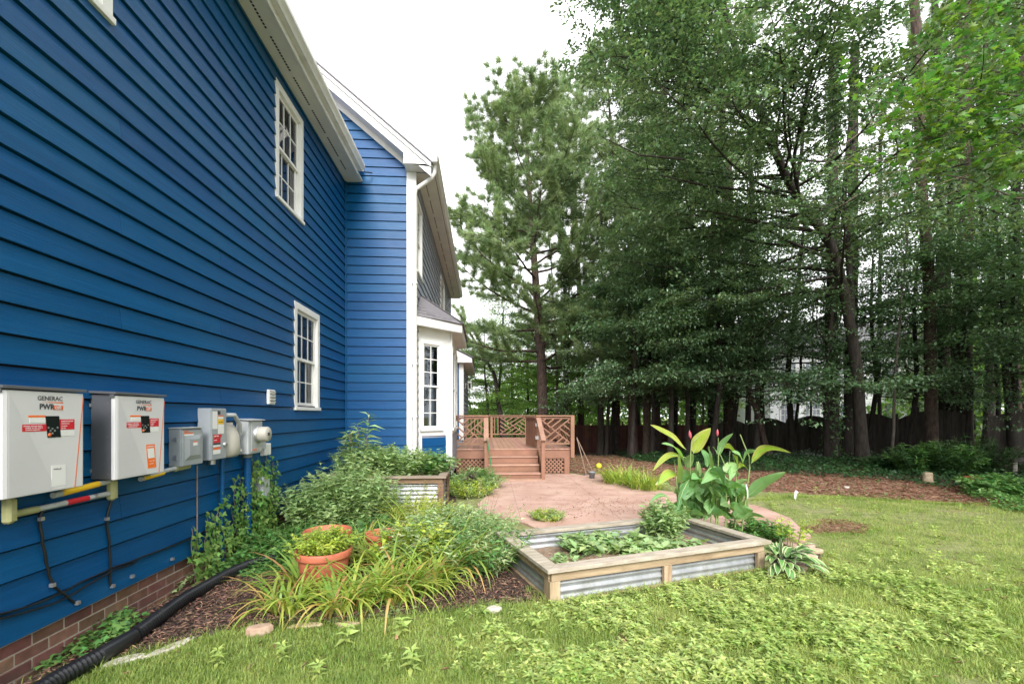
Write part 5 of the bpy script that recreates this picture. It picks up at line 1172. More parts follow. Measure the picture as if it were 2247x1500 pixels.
# ---- maple boughs hanging in from the right
def maple():
    base = PX(2400, 300, 8.0); t = thing('maple_tree', 'maple with bright green lobed leaves reaching in from the right edge', 'tree', (base.x, base.y, 0))
    b0 = Vector((base.x, base.y, 0)); rg = np.random.default_rng(9); m = MB(); tr = [(0, 0, 0), (.1, 0, 3), (.05, .1, 6), (.2, 0, 9)]
    m.tube(resample(tr, 10), [.16-.011*i for i in range(10)], 10, cap=False); m.build('trunk', 'barkp', t)
    br = MB(); A_ = []; AD = []
    ends = [(1880, 205, 7.4), (1930, 165, 7.4), (1990, 300, 7.0), (1912, 350, 7.1), (2070, 350, 7.2), (2010, 210, 7.0), (2105, 95, 7.6), (2060, 30, 7.6), (2140, 150, 7.3), (2160, 230, 7.0), (2120, 20, 7.8), (2190, 260, 7.2), (2200, 60, 7.6), (2050, -30, 7.9), (2230, 330, 6.8), (2240, 150, 7.4), (2220, -20, 7.8), (1975, 255, 7.2), (2090, 190, 6.9), (2180, 360, 7.3)]
    for (px, py, d) in ends:
        e = PX(px, py, d)-b0; st = Vector((.05, .0, e.z-rg.uniform(-.6, .9))); mid = st.lerp(e, .5)+Vector((0, 0, rg.uniform(.05, .35)))
        Q = resample([st, mid, e], 9); Q[1:-1] += rg.normal(0, .03, (7, 3)); br.tube(Q, [.022*(1-.85*i/8) for i in range(9)], 5, cap=False)
        for j in range(9):
            k = rg.uniform(4.5, 8); a = int(min(k, 7)); q = Q[a]+(Q[a+1]-Q[a])*(k-a); dd = unit(Q[a+1]-Q[a]); sd = dd*.7+rg.normal(0, .5, 3); S_ = limb(rg, q, sd, rg.uniform(.3, .75), 4, -.2, .1); br.tube(S_, [.006, .005, .004, .003, .002], 3, cap=False)
            for s in np.array(S_)[1:]: A_.append(s); AD.append(sd)
        A_.append(Q[-1]); AD.append(dd)
    br.build('bough', 'barkp', t)
    A_ = np.array(A_); AD = unit(np.array(AD)); k = 4; n = len(A_)*k; P = np.repeat(A_, k, 0)+rg.normal(0, 1, (n, 3))*[.11, .11, .05]; D = np.repeat(AD, k, 0)+rg.normal(0, .6, (n, 3)); D[:, 2] -= .5
    V, Fc = scat(T_lobed(5), P, D, np.array([0, 0, 1.])+rg.normal(0, .3, (n, 3)), .125*rg.uniform(.6, 1.2, n)); b = Bulk(); b.add(V, Fc); b.build('crown', 'mapl', t); print('maple', n)
    tw = MB()
    for i in range(26):
        p = PX(rg.uniform(1880, 2200), rg.uniform(230, 430), rg.uniform(7.2, 8.2))-b0; q = p+Vector((-rg.uniform(.3, 1.1), rg.normal(0, .2), -rg.uniform(-.05, .5))); tw.tube(limb(rg, p, q-p, (q-p).length, 5, -.3, .15), [.006, .005, .004, .003, .002, .0015], 3, cap=False)
    tw.build('bare_twig', 'twig', t)
maple()

# ================================================================ LEAFY PLANTS
def stem_plant(name, label, c, rad, h, nstem, nodes, lsize, leaf, lw=.52, cat='shrub', group=None, lean=.5, per=2, seed=1, z0=0, ell=None, stem='stem', rs=.004, hj=.35, tpl=None, top=None, bare=.15, leaf2=None, f2=0, dens_top=1.0, droop=.1, build=True):
    rg = np.random.default_rng(seed); c = Vector(c); t = thing(name, label, cat, (c.x, c.y, z0), 0, group); b = Bulk(); sm = MB()
    ex, ey = ell or (1, 1)
    for i in range(nstem):
        r = math.sqrt(rg.uniform(0, 1)); az = rg.uniform(0, 6.283); x, y = r*rad*ex*.6*math.cos(az), r*rad*ey*.6*math.sin(az)
        hh = h*(1-hj*r*r)*rg.uniform(.72, 1.05); tx, ty = x+math.cos(az)*r*rad*ex*lean, y+math.sin(az)*r*rad*ey*lean
        p0 = np.array([x, y, 0]); p2 = np.array([tx+rg.normal(0, .04), ty+rg.normal(0, .04), hh]); p1 = (p0+p2)/2+np.array([x-tx, y-ty, 0])*.15+rg.normal(0, .02, 3)
        S = np.linspace(0, 1, 7)[:, None]; Q = (1-S)**2*p0+2*S*(1-S)*p1+S*S*p2
        sm.tube(Q, [rs*(1-.6*k/6) for k in range(7)], 4, cap=False)
        n = nodes*per; k = np.repeat(np.arange(nodes), per); s = bare+(1-bare)*((k+.5)/nodes)**(1/dens_top); P = (1-s[:, None])**2*p0+2*s[:, None]*(1-s[:, None])*p1+s[:, None]**2*p2
        a = k*1.57+np.tile(np.arange(per)*(6.283/per), nodes)+rg.normal(0, .35, n)+az; el_ = rg.normal(.25, .25, n)
        D = np.stack([np.cos(a)*np.cos(el_), np.sin(a)*np.cos(el_), np.sin(el_)], 1); N_ = np.array([0, 0, 1.])+rg.normal(0, .25, (n, 3))
        sz = lsize*1.45*rg.uniform(.7, 1.15, n)*(1-.35*(s > .9))
        V, Fc = scat(tpl or T_leaf4(lw, droop+.1), P, D, N_, sz)
        b.add(V, Fc, 1 if (leaf2 and rg.uniform() < f2) else 0)
    sm.build('stems', stem, t, kind='stuff'); b.build('foliage', [leaf, leaf2] if leaf2 else leaf, t, kind='stuff'); return t
sp = stem_plant
# herbs and shrubs between the wall and the tall bed
def gg(px, py): q = G(px, py); return (q.x, q.y)
sp('herb_bush', 'dense mid green herb mound against the blue wall left of the tall bed', (-2.05, 6.2), .66, .86, 100, 9, .062, 'herb', seed=1, per=3, hj=.3)
sp('herb_bush', 'low dark green mound of herbs spilling over beside the drain pipe', (-2.15, 5.35), .62, .36, 80, 8, .055, 'herbd', seed=2, per=3)
sp('herb_bush', 'leafy green herb bush in front of the left half of the corrugated bed', (-1.80, 6.40), .62, .95, 105, 10, .065, 'herb', seed=3, per=3, lw=.4)
sp('herb_bush', 'tangle of fine herbs low behind the terracotta pots', (-1.35, 5.55), .55, .40, 80, 8, .055, 'herbd', seed=4, per=3)
sp('herb_bush', 'bushy herbs climbing over the left end of the tall bed', (-2.0, 6.95), .55, 1.15, 80, 10, .075, 'herb', seed=5, per=3, lw=.42)
sp('tall_milkweed', 'tallest upright plant with long narrow leaves against the blue corner', (-2.02, 7.5), .10, 1.34, 4, 11, .17, 'herb', lw=.26, seed=6, per=3, z0=.55, lean=.5, rs=.009, bare=.35, cat='plant', stem='twig')
sp('herb_sprig', 'pale leafy sprig leaning left in front of the blue siding', (-2.10, 6.25), .14, 1.05, 3, 8, .10, 'herb', lw=.42, seed=7, per=3, cat='plant', lean=1.2, rs=.006, bare=.5)
sp('herb_sprig', 'low horizontal sprig poking left toward the wall above the herbs', (-2.42, 6.1), .10, .75, 3, 7, .09, 'herb', lw=.5, seed=8, per=3, cat='plant', lean=1.5, bare=.5)
sp('bed_herbs', 'thick green herbs filling the left of the tall raised bed', (-1.95, 7.9), .60, .66, 95, 10, .065, 'herb', seed=9, per=3, z0=.52, hj=.25)
sp('bed_herbs', 'thick green herbs filling the middle of the tall raised bed', (-1.40, 7.85), .60, .58, 95, 10, .065, 'herb', seed=10, per=3, z0=.52, hj=.25)
sp('bed_herbs', 'looser bright green herbs at the right end of the tall raised bed', (-.92, 7.95), .42, .50, 60, 9, .07, 'herbd', seed=11, per=3, z0=.52, leaf2='herb', f2=.5)
sp('golden_shrub', 'yellow green fine leaved shrub before the corrugated panels', (-.92, 6.45), .55, .48, 90, 14, .032, 'golden', seed=12, per=3, lw=.6, hj=.2, leaf2='lime', f2=.4)
sp('golden_shrub', 'smaller golden leaved shrub right of the first golden one', (-.55, 6.2), .42, .46, 60, 12, .034, 'lime', seed=13, per=3, lw=.6, leaf2='golden', f2=.5)
sp('variegated_shrub', 'white and green variegated shrub left of the low bed', (-.32, 5.35), .66, .58, 120, 11, .060, 'vari', seed=14, per=3, lw=.42, leaf2='herb', f2=.35)
sp('leafy_shrub', 'green willowy shrub against the left side of the low bed', (-.02, 4.72), .50, .58, 100, 11, .065, 'herbd', seed=15, per=2, lw=.28, lean=.75, leaf2='vari', f2=.4)
sp('leafy_shrub', 'pale shrub between the daylilies and the variegated shrub', (-.62, 4.85), .50, .54, 95, 10, .06, 'vari', seed=16, per=3, leaf2='lime', f2=.45)
sp('step_shrub', 'rounded dark green shrub beside the deck steps', (-.18, 9.9), .62, .52, 120, 11, .065, 'herbd', seed=17, per=3, lw=.32, leaf2='herb', f2=.5, hj=.5)
sp('step_shrub', 'lower yellowish green shrub in front of the rounded one by the steps', (-.30, 9.0), .55, .38, 90, 10, .07, 'herb', seed=18, per=3, lw=.22, leaf2='lime', f2=.5)
sp('purple_plant', 'dark purple leaved plant in the middle of the shrubs by the steps', (-.25, 9.25), .18, .46, 30, 8, .055, 'purple', seed=19, per=3)
sp('patio_weed', 'light feathery green plant growing at the patio edge behind the low bed', G(1200, 1142), .27, .20, 70, 7, .035, 'lime', seed=20, per=3, lw=.4, leaf2='herb', f2=.5)
sp('golden_sprigs', 'thin yellow flowered sprigs standing before the corrugated panels of the tall bed', (-1.15, 6.85), .50, .80, 16, 12, .030, 'golden', seed=86, per=3, lw=.6, bare=.25, lean=.6, cat='plant', leaf2='lime', f2=.4)
sp('bed_creeper', 'loose green creeper hanging over the front of the tall bed', (-1.45, 7.12), .42, .74, 26, 9, .05, 'herb', seed=87, per=3, lean=.7, bare=.1)
# wispy stems over the patio
sp('wispy_weed', 'tall thin wispy stems with few leaves leaning over the patio', (.05, 5.6), .28, .72, 9, 7, .06, 'herb', seed=21, per=1, lw=.4, lean=1.1, bare=.3, stem='stem', cat='plant')
sp('wispy_weed', 'thin reddish wispy stems before the deck steps', (-.05, 6.6), .30, .75, 10, 4, .04, 'vari', seed=22, per=1, lw=.4, lean=.9, bare=.4, stem='twig', cat='plant')
# plants in the low bed
q = bedp(1.12, .84); sp('bed_seedlings', 'broad leaved green seedlings in the middle of the low bed', q, .52, .17, 55, 3, .075, 'herb', lw=.7, seed=23, per=4, z0=.10, ell=(1.2, .7), lean=.5, hj=.2, cat='plant')
q = bedp(1.62, .60); sp('bed_seedlings', 'low green leaves along the right part of the low bed', q, .50, .12, 45, 3, .07, 'herb', lw=.62, seed=24, per=4, z0=.10, ell=(1.2, .7), cat='plant')
q = bedp(.50, .62); sp('bed_seedlings', 'few small seedlings on the bare soil of the low bed', q, .28, .08, 8, 2, .055, 'herb', lw=.6, seed=25, per=4, z0=.10, cat='plant')
q = bedp(2.02, 1.02); sp('bed_mint', 'tall mint-like plant at the far corner inside the low bed', q, .30, .52, 60, 9, .062, 'herb', seed=26, per=3, lw=.5, z0=.10)
q = bedp(1.38, .70); sp('red_leaf_plant', 'tiny orange red leaved plant among the seedlings', q, .05, .10, 6, 3, .05, 'lilyd', seed=27, per=3, z0=.11, cat='plant')
# pot plant, woodland shrubs
sp('pot_plant', 'light yellow green leafy plant crowning the front terracotta pot', (pc1.x, pc1.y), .27, .30, 120, 6, .036, 'lime', seed=28, per=4, lw=.55, z0=.30, lean=.45)
p = PX(2050, 0, 12.2); sp('woodland_shrub', 'glossy dark green rhododendron-like shrub behind the stump', (p.x, p.y), 1.0, .95, 120, 10, .12, 'herbd', seed=29, per=4, lw=.3, leaf2='cover', f2=.5)
p = PX(2140, 0, 12.6); sp('woodland_shrub', 'arching dark shrub in front of the fence gap', (p.x, p.y), .95, 1.1, 90, 9, .11, 'cover', seed=30, per=3, lw=.35)
p = PX(2225, 0, 9.0); sp('woodland_shrub', 'mid green bush at the right edge beside the slab table', (p.x, p.y), .85, .45, 140, 9, .075, 'herbd', seed=31, per=3, lw=.6, ell=(1.2, .8))
p = PX(1960, 0, 13.2); sp('woodland_shrub', 'low shrub left of the glossy one near the wood edge', (p.x, p.y), .8, .5, 80, 8, .09, 'cover', seed=32, per=3)
# ---- strap-leaved clumps
def strap(name, label, c, rad, n, L, w, mats, cat='plant', group=None, seed=1, e=(1.16, 1.54), bend=(1.1, 2.7), f2=.12, nseg=7, ell=1):
    rg = np.random.default_rng(seed); c = Vector(c); t = thing(name, label, cat, (c.x, c.y, 0), 0, group); b = Bulk()
    for k, mfrac in enumerate((1-f2, f2)):
        m = int(n*mfrac)
        if not m: continue
        r = rad*np.sqrt(rg.uniform(0, 1, m)); a = rg.uniform(0, 6.283, m); P = np.stack([r*np.cos(a)*ell, r*np.sin(a), np.zeros(m)], 1)
        az = a+rg.normal(0, .7, m); V, Fc = strips(P, az, L*rg.uniform(.55, 1.1, m), w*rg.uniform(.7, 1.2, m), rg.uniform(*e, m), rg.uniform(*bend, m)*(1.15 if k else 1), nseg); b.add(V, Fc, k)
    b.build('leaves', mats, t, kind='stuff'); return t
DLG = 'daylily clumps round the terracotta pots'
for i, (px, py, n, L, lb) in enumerate([(632, 1345, 30, .42, 'daylily clump left of the front pot, nearest the drain pipe'), (742, 1345, 38, .44, 'daylily clump directly in front of the terracotta pot'), (800, 1330, 40, .46, 'daylily clump just right of the front pot'), (870, 1322, 44, .52, 'daylily clump at the middle of the bed front'),
        (945, 1300, 44, .54, 'daylily clump right of the middle one, at the mulch edge'), (855, 1262, 40, .62, 'tall daylily clump behind the front row'), (930, 1232, 46, .66, 'tallest daylily clump beside the buried pot'), (1000, 1262, 40, .55, 'daylily clump nearest the low raised bed'), (800, 1240, 30, .5, 'daylily clump behind the front pot'), (665, 1300, 22, .50, 'small daylily clump between the drain and the pot'), (905, 1180, 24, .6, 'narrow upright daylily clump near the corrugated bed')]):
    strap('daylily', lb, G(px, py), .14, int(n*2.3), L*1.34, .026, ['lily', 'lilyd'], cat='plant', group=DLG, seed=50+i, f2=.16)
strap('border_grass', 'arching yellow green border grass clump behind the patio', G(1365, 1062), .42, 330, .62, .022, ['lily', 'lilyd'], seed=70, f2=.03, e=(1.1, 1.5), bend=(.6, 1.9))
strap('border_grass', 'border grass clump next to the cannas behind the patio', G(1418, 1074), .36, 280, .55, .022, ['lily', 'lilyd'], seed=71, f2=.03, e=(1.1, 1.5), bend=(.6, 1.9))
strap('border_grass', 'wispy grass rising from the right end of the tall bed', (-.75, 8.1, 0), .12, 26, .42, .010, ['lime', 'lilyd'], seed=72, f2=.0).location.z = .6
# ---- broad single leaves (canna, hosta)
def big_leaf(p0, p1, w, parent, m='canna', bow=.12, roll=0.0, name='leaf', nr=13, nc=4, edge=None, up=Vector((0, 0, 1)), cup=.18, rib=True):
    p0 = Vector(p0); p1 = Vector(p1); d = p1-p0; L = d.length; t = d.normalized(); s = t.cross(up)
    if s.length < .1: s = t.cross(Vector((0, 1, 0)))
    s.normalize(); n = s.cross(t).normalized(); s2 = s*math.cos(roll)+n*math.sin(roll); n2 = n*math.cos(roll)-s*math.sin(roll)
    vs = []; fs = []; mi = []
    for i in range(nr+1):
        u = i/nr; c = p0+d*u+n*(bow*L*math.sin(math.pi*u))-n*(bow*.4*L*u*u); hw = w/2*max(.02, math.sin(math.pi*min(1, u**.8*1.0))**.75) if u < 1 else w*.004
        for j in range(-nc//2, nc//2+1):
            v = j/(nc/2); wav = .010*w*4*math.sin(u*11+j*2)*abs(v)+.0035*math.sin(u*nr*2.1)*(1-abs(v)); q = c+s2*hw*v+n2*(hw*cup*v*v*1.4+wav); vs.append(q[:])
    k = nc+1
    for i in range(nr):
        for j in range(nc): fs.append((i*k+j, i*k+j+1, (i+1)*k+j+1, (i+1)*k+j)); mi.append(1 if (edge and j in (0, nc-1)) else 0)
    b = MB(); b.add(vs, fs, 0, True); b.mi = mi; o = b.build(name, [m, edge] if edge else m, parent)
    if rib:
        r = MB(); r.tube([Vector(vs[i*k+nc//2])+n2*.002 for i in range(nr)], [max(.0012, .004*(1-i/nr)) for i in range(nr)], 5, cap=False); r.build('midrib', 'rib', o)
    return o
M['cedge'] = mat('browned_leaf_edge', (.34, .42, .07), (.40, .38, .10), scale=14, rough=.6, trans=.3)
CD = 5.85
cb = PX(1560, 0, 6.0); canna = thing('canna_plant', 'large canna with broad banana-like leaves and pink buds behind the low bed', 'canna', (cb.x, cb.y, 0)); CB = Vector((cb.x, cb.y, 0))
def cz(x6, y6, d): return PX(1050+x6/2.809, 900+y6/2.809, d)-CB
def c4(x4, y4, d): return PX(1400+x4/5., 900+y4/5., d)-CB
CL = [  # (base, tip, width px of the photograph, d0, d1, material, bow, roll)
 ((525, 430), (135, 150), 26, 5.9, 5.6, 'cannal', .04, .9), ((500, 560), (262, 345), 24, 5.8, 5.5, 'canna', .12, .5), ((610, 470), (790, 190), 34, 6.0, 5.9, 'cannal', .06, 1.3),
 ((800, 690), (765, 385), 44, 5.7, 5.5, 'canna', .08, 1.35), ((440, 790), (450, 460), 36, 5.7, 5.4, 'canna', .05, 1.3), ((1245, 580), (1660, 430), 28, 5.8, 5.5, 'cannal', .24, .7), ((1190, 960), (1615, 670), 34, 5.8, 5.5, 'canna', .05, .85),
 ((885, 500), (1035, 245), 18, 5.9, 5.8, 'canna', .10, .9), ((520, 520), (155, 635), 18, 5.8, 5.5, 'cannal', .16, .6), ((1000, 770), (690, 770), 34, 5.7, 5.4, 'canna', .18, .8), ((770, 660), (965, 815), 36, 5.5, 5.35, 'canna', .22, .95),
 ((1150, 580), (1030, 440), 22, 5.9, 5.8, 'canna', .15, .8), ((1150, 570), (1340, 440), 22, 5.9, 5.9, 'canna', .25, .8), ((800, 1140), (1020, 1180), 32, 5.7, 5.5, 'canna', .15, .8), ((1150, 1210), (1390, 1160), 24, 5.6, 5.5, 'canna', .18, .7),
 ((580, 1140), (760, 1180), 26, 5.7, 5.5, 'canna', .16, .8), ((420, 690), (215, 800), 24, 5.7, 5.5, 'cannal', .12, .9), ((370, 880), (190, 790), 22, 5.7, 5.5, 'vari', .2, .9), ((560, 760), (420, 1120), 20, 5.7, 5.5, 'canna', .08, 1.2), ((470, 960), (560, 1180), 22, 5.6, 5.4, 'canna', .06, 1.3),
 ((900, 410), (1080, 470), 22, 6.0, 5.9, 'cannal', .25, .7), ((1040, 480), (1100, 620), 18, 5.9, 5.8, 'cannal', .1, 1.2), ((1100, 640), (1210, 640), 18, 5.8, 5.7, 'cannal', .4, .6), ((1060, 600), (1000, 770), 22, 5.9, 5.8, 'canna', .1, 1.2), ((820, 400), (870, 490), 14, 5.9, 5.8, 'canna', .1, .8),
 ((660, 560), (640, 800), 30, 6.1, 6.0, 'canna', .1, 1.2), ((880, 800), (1040, 960), 32, 6.0, 5.8, 'canna', .15, 1.0), ((700, 820), (580, 960), 30, 6.0, 5.8, 'canna', .15, 1.0), ((940, 900), (1120, 1010), 30, 6.1, 5.9, 'canna', .2, .9), ((760, 620), (700, 420), 26, 6.1, 6.1, 'canna', .1, 1.1), ((600, 900), (720, 1080), 28, 6.0, 5.8, 'canna', .15, 1.1),
 ((1000, 1020), (1110, 1130), 30, 5.9, 5.8, 'canna', .15, 1.0), ((860, 980), (760, 1130), 28, 6.0, 5.8, 'canna', .12, 1.0), ((540, 640), (600, 470), 22, 6.0, 5.9, 'canna', .1, .9), ((350, 960), (120, 1000), 12, 5.6, 5.4, 'canna', .15, .6), ((640, 1080), (800, 960), 24, 6.1, 6.0, 'canna', .12, .9), ((1120, 980), (1010, 860), 24, 6.1, 6.0, 'canna', .12, .9)]
for (a, b_, w, d0, d1, mm, bow, roll) in CL: big_leaf(c4(*a, d0), c4(*b_, d1), w*5.8/998.7*.88, canna, mm, bow, roll, edge=('cedge' if mm == 'cannal' else None))
rc = random.Random(12)
for i in range(92):
    x0 = rc.uniform(470, 1110); y0 = rc.uniform(680, 1120) if i < 66 else rc.uniform(1060, 1180); a = rc.uniform(-2.9, .1) if i % 2 else rc.uniform(-.5, 2.6); L = rc.uniform(150, 270)
    d_ = rc.uniform(5.75, 6.25); x1 = x0+math.cos(a)*L*.8; y1 = min(1190, y0-math.sin(-a)*L*.9)
    big_leaf(c4(x0, y0, d_), c4(x1, y1, d_-rc.uniform(-.15, .2)), rc.uniform(24, 38)*5.8/998.7, canna, 'canna', rc.uniform(.08, .25), rc.uniform(.4, 1.3))
for (pts_, r_) in (([(560, 1190), (575, 800), (570, 560), (590, 330), (670, 280)], .013), ([(440, 1180), (430, 850), (400, 560)], .013), ([(800, 1190), (810, 800), (780, 420)], .013), ([(880, 560), (880, 300)], .008), ([(850, 1190), (870, 800), (885, 480)], .012), ([(960, 1190), (970, 800), (945, 580), (900, 480)], .012),
                   ([(1130, 1180), (1190, 900), (1230, 600), (1215, 470), (1160, 370), (1120, 265)], .013), ([(1060, 1190), (1080, 850), (1070, 600), (1040, 480)], .013), ([(640, 1190), (650, 900), (640, 560)], .012), ([(730, 1190), (720, 900)], .012), ([(945, 600), (1010, 440)], .007)):
    MB().tube(resample([c4(x, y, 5.9)[:] if k else Vector((c4(x, y, 5.9).x, c4(x, y, 5.9).y, 0))[:] for k, (x, y) in enumerate(pts_)], 10), [r_*(1-.5*i/9) for i in range(10)], 8).build('stem', 'stem', canna)
for (x, y, s_) in ((872, 270, 1), (565, 280, .8), (578, 300, .7)):
    p = c4(x, y, 5.9); MB().lathe([(0, -.02), (.012*s_, 0), (.016*s_, .03), (.009*s_, .06), (0, .08)], 10, p).build('flower_bud', 'pink', canna)
MB().tube([c4(1185, 810, 5.7), c4(1200, 880, 5.65), c4(1205, 965, 5.6)], [.006, .009, .003], 6).build('dry_leaf', 'flagw', canna)
hp = G(1712, 1250); hosta = thing('hosta', 'hosta with cream edged striped leaves at the right corner of the low bed', 'hosta', (hp.x, hp.y, 0)); rh = random.Random(4)
for i in range(62):
    a = rh.uniform(-2.6, 1.5); e = rh.uniform(.15, 1.1); L = rh.uniform(.18, .28); q = Vector((math.cos(a)*.05, math.sin(a)*.05, .05)); st = q+Vector((math.cos(a)*math.cos(e), math.sin(a)*math.cos(e), math.sin(e)))*rh.uniform(.08, .20)
    tp = st+Vector((math.cos(a), math.sin(a), .0))*L*.85+Vector((0, 0, math.sin(e-.7)*L*.8)); tp.z = max(tp.z, .02)
    big_leaf(st, tp, rh.uniform(.055, .08), hosta, 'hostag', .14, rh.uniform(-.3, .3), edge='hostaw', nr=7, nc=6, rib=False)
big_leaf((0, -.02, .12), (.01, 0, .34), .09, hosta, 'hostag', .05, 1.3, edge='hostaw', nr=7, rib=False)
sp('corner_weeds', 'sparse leafy weeds between the hosta and the cannas', G(1665, 1180), .42, .26, 60, 6, .055, 'herbd', seed=80, per=3, lw=.6)
sp('corner_weeds', 'thin upright sprigs over the walkway right of the low bed', G(1730, 1200), .28, .42, 10, 6, .05, 'lime', seed=81, per=2, lw=.6, bare=.3)
strap('hosta_grass', 'small grassy tuft at the foot of the canna plant', G(1640, 1150), .12, 40, .26, .014, ['lily', 'lilyd'], seed=82)
# ================================================================ IVY, GRASS, WEEDS, LITTER (nobody could count these)
rg = np.random.default_rng(77)
def wall_ivy():
    t = thing('wall_ivy', 'ivy climbing the blue siding round the conduits under the meter', 'ivy', (HX+.02, 5.2, 0)); o = np.array([HX+.02, 5.2, 0]); b = Bulk(); st = MB(); P = []; N_ = []
    def vine(y0, top, wob, seed, y1=None):
        r = np.random.default_rng(seed); z = .0; y = y0; pts = []
        drift = ((y1-y0)/(top/.05)) if y1 else 0
        while z < top: pts.append((HX+.035+r.uniform(0, .02), y, z)); z += .05; y += r.normal(0, wob)+drift
        st.tube([np.array(p)-o for p in pts], .003, 4, cap=False)
        for p in pts:
            for k in range(r.integers(2, 5)): P.append((p[0]+r.uniform(.01, .07), p[1]+r.normal(0, .035), p[2]+r.normal(0, .03)))
    for i in range(17): vine(4.45+i*.055+rg.normal(0, .02), rg.uniform(.35, .75), .018, 300+i)
    for i in range(20): vine(5.15+i*.045, rg.uniform(.45, 1.05), .018, 340+i)
    vine(4.5, .85, .01, 400, 4.95); vine(5.55, 1.2, .012, 401); vine(5.75, 1.15, .012, 402); vine(5.9, 1.0, .012, 403, 5.75); vine(5.65, 1.1, .012, 404)
    P = np.array(P); n = len(P); D = np.stack([rg.normal(.15, .2, n), rg.normal(0, .6, n), -.6+rg.normal(0, .35, n)], 1); Nn = np.stack([np.ones(n), rg.normal(0, .35, n), .45+rg.normal(0, .3, n)], 1)
    V, Fc = scat(T_lobed(3), P-o, D, Nn, .062*rg.uniform(.6, 1.25, n)); b.add(V, Fc); b.build('ivy_leaves', 'ivy', t, kind='stuff'); st.build('ivy_stems', 'twig', t, kind='stuff')
wall_ivy()
def ground_leaves(name, label, poly, n, hmax, size, m, tpl=None, cat='ground cover', seed=1, up=.35, zf=None):
    r = np.random.default_rng(seed); a = np.array([p[:2] for p in poly]); lo, hi = a.min(0), a.max(0); X = []; 
    while sum(len(x) for x in X) < n:
        q = r.uniform(lo, hi, (n*2, 2)); q = q[inpoly(q[:, 0], q[:, 1], poly)]; X.append(q)
    q = np.concatenate(X)[:n]; h = np.array([.5+.9*noise.noise(Vector((x*1.6, y*1.6, seed))) for x, y in q]); h = np.clip(h, .1, 1.2)
    z = r.uniform(.15, 1, n)**.7*hmax*h; g = np.array([gz(x, y) for x, y in q]); P = np.stack([q[:, 0], q[:, 1], z+g], 1)
    az = r.uniform(0, 6.28, n); D = np.stack([np.cos(az), np.sin(az), r.normal(-.1, .3, n)], 1); V, Fc = scat(tpl or T_leaf4(.6), P, D, np.array([0, 0, 1.])+r.normal(0, up, (n, 3)), size*r.uniform(.6, 1.2, n))
    b = Bulk(); b.add(V, Fc); o = b.build(name, m, kind='stuff'); tag(o, label, cat); return o
ground_leaves('ground_cover', 'low ivy covering the bed between the blue wall and the drain', [(-2.7, 4.55), (-2.05, 4.6), (-1.5, 5.2), (-1.2, 6.2), (-2.7, 7.2)], 7000, .26, .055, 'herbd', T_lobed(3), seed=3)
ground_leaves('foundation_weeds', 'green three-lobed leaves along the foot of the brick foundation near the camera', [g2(60, 1490), g2(130, 1420), g2(240, 1360), g2(330, 1370), g2(300, 1395), g2(200, 1440)], 520, .15, .052, 'herbd', T_lobed(3), seed=4)
ground_leaves('foundation_weeds', 'small patch of green leaves between the bricks and the drain pipe', [g2(350, 1290), g2(440, 1255), g2(465, 1262), g2(380, 1310)], 240, .13, .045, 'herb', T_lobed(3), seed=5)
ground_leaves('bed_weeds', 'scattered small green leaves under the daylilies', [g2(600, 1340), g2(1000, 1310), g2(1010, 1200), g2(640, 1230)], 2200, .10, .045, 'herbd', T_lobed(3), seed=6)
ground_leaves('bed_weeds', 'sparse clover leaves at the lawn edge below the daylilies', [g2(620, 1375), g2(950, 1350), g2(950, 1315), g2(620, 1345)], 420, .07, .035, 'herb', T_lobed(3), seed=7)
woods_edge = [g2(1400, 1012), g2(1560, 1034), g2(1700, 1040), g2(1800, 1048), g2(1960, 1058), g2(2110, 1078), g2(2290, 1100), (16, 9.5), (15.5, 15), (13, 21), (6.5, 22)]
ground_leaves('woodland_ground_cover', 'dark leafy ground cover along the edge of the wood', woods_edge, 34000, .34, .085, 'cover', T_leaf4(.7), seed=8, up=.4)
ground_leaves('woodland_ground_cover', 'brighter low plants at the foot of the right edge shrubs', [g2(2100, 1080), g2(2290, 1090), g2(2290, 1135), g2(2190, 1118)], 2200, .28, .06, 'herbd', T_leaf4(.7), seed=9)
ground_leaves('straw_sprouts', 'low green sprouts breaking through the pine straw strip', P_straw, 2600, .09, .05, 'herbd', T_leaf4(.6), seed=10)
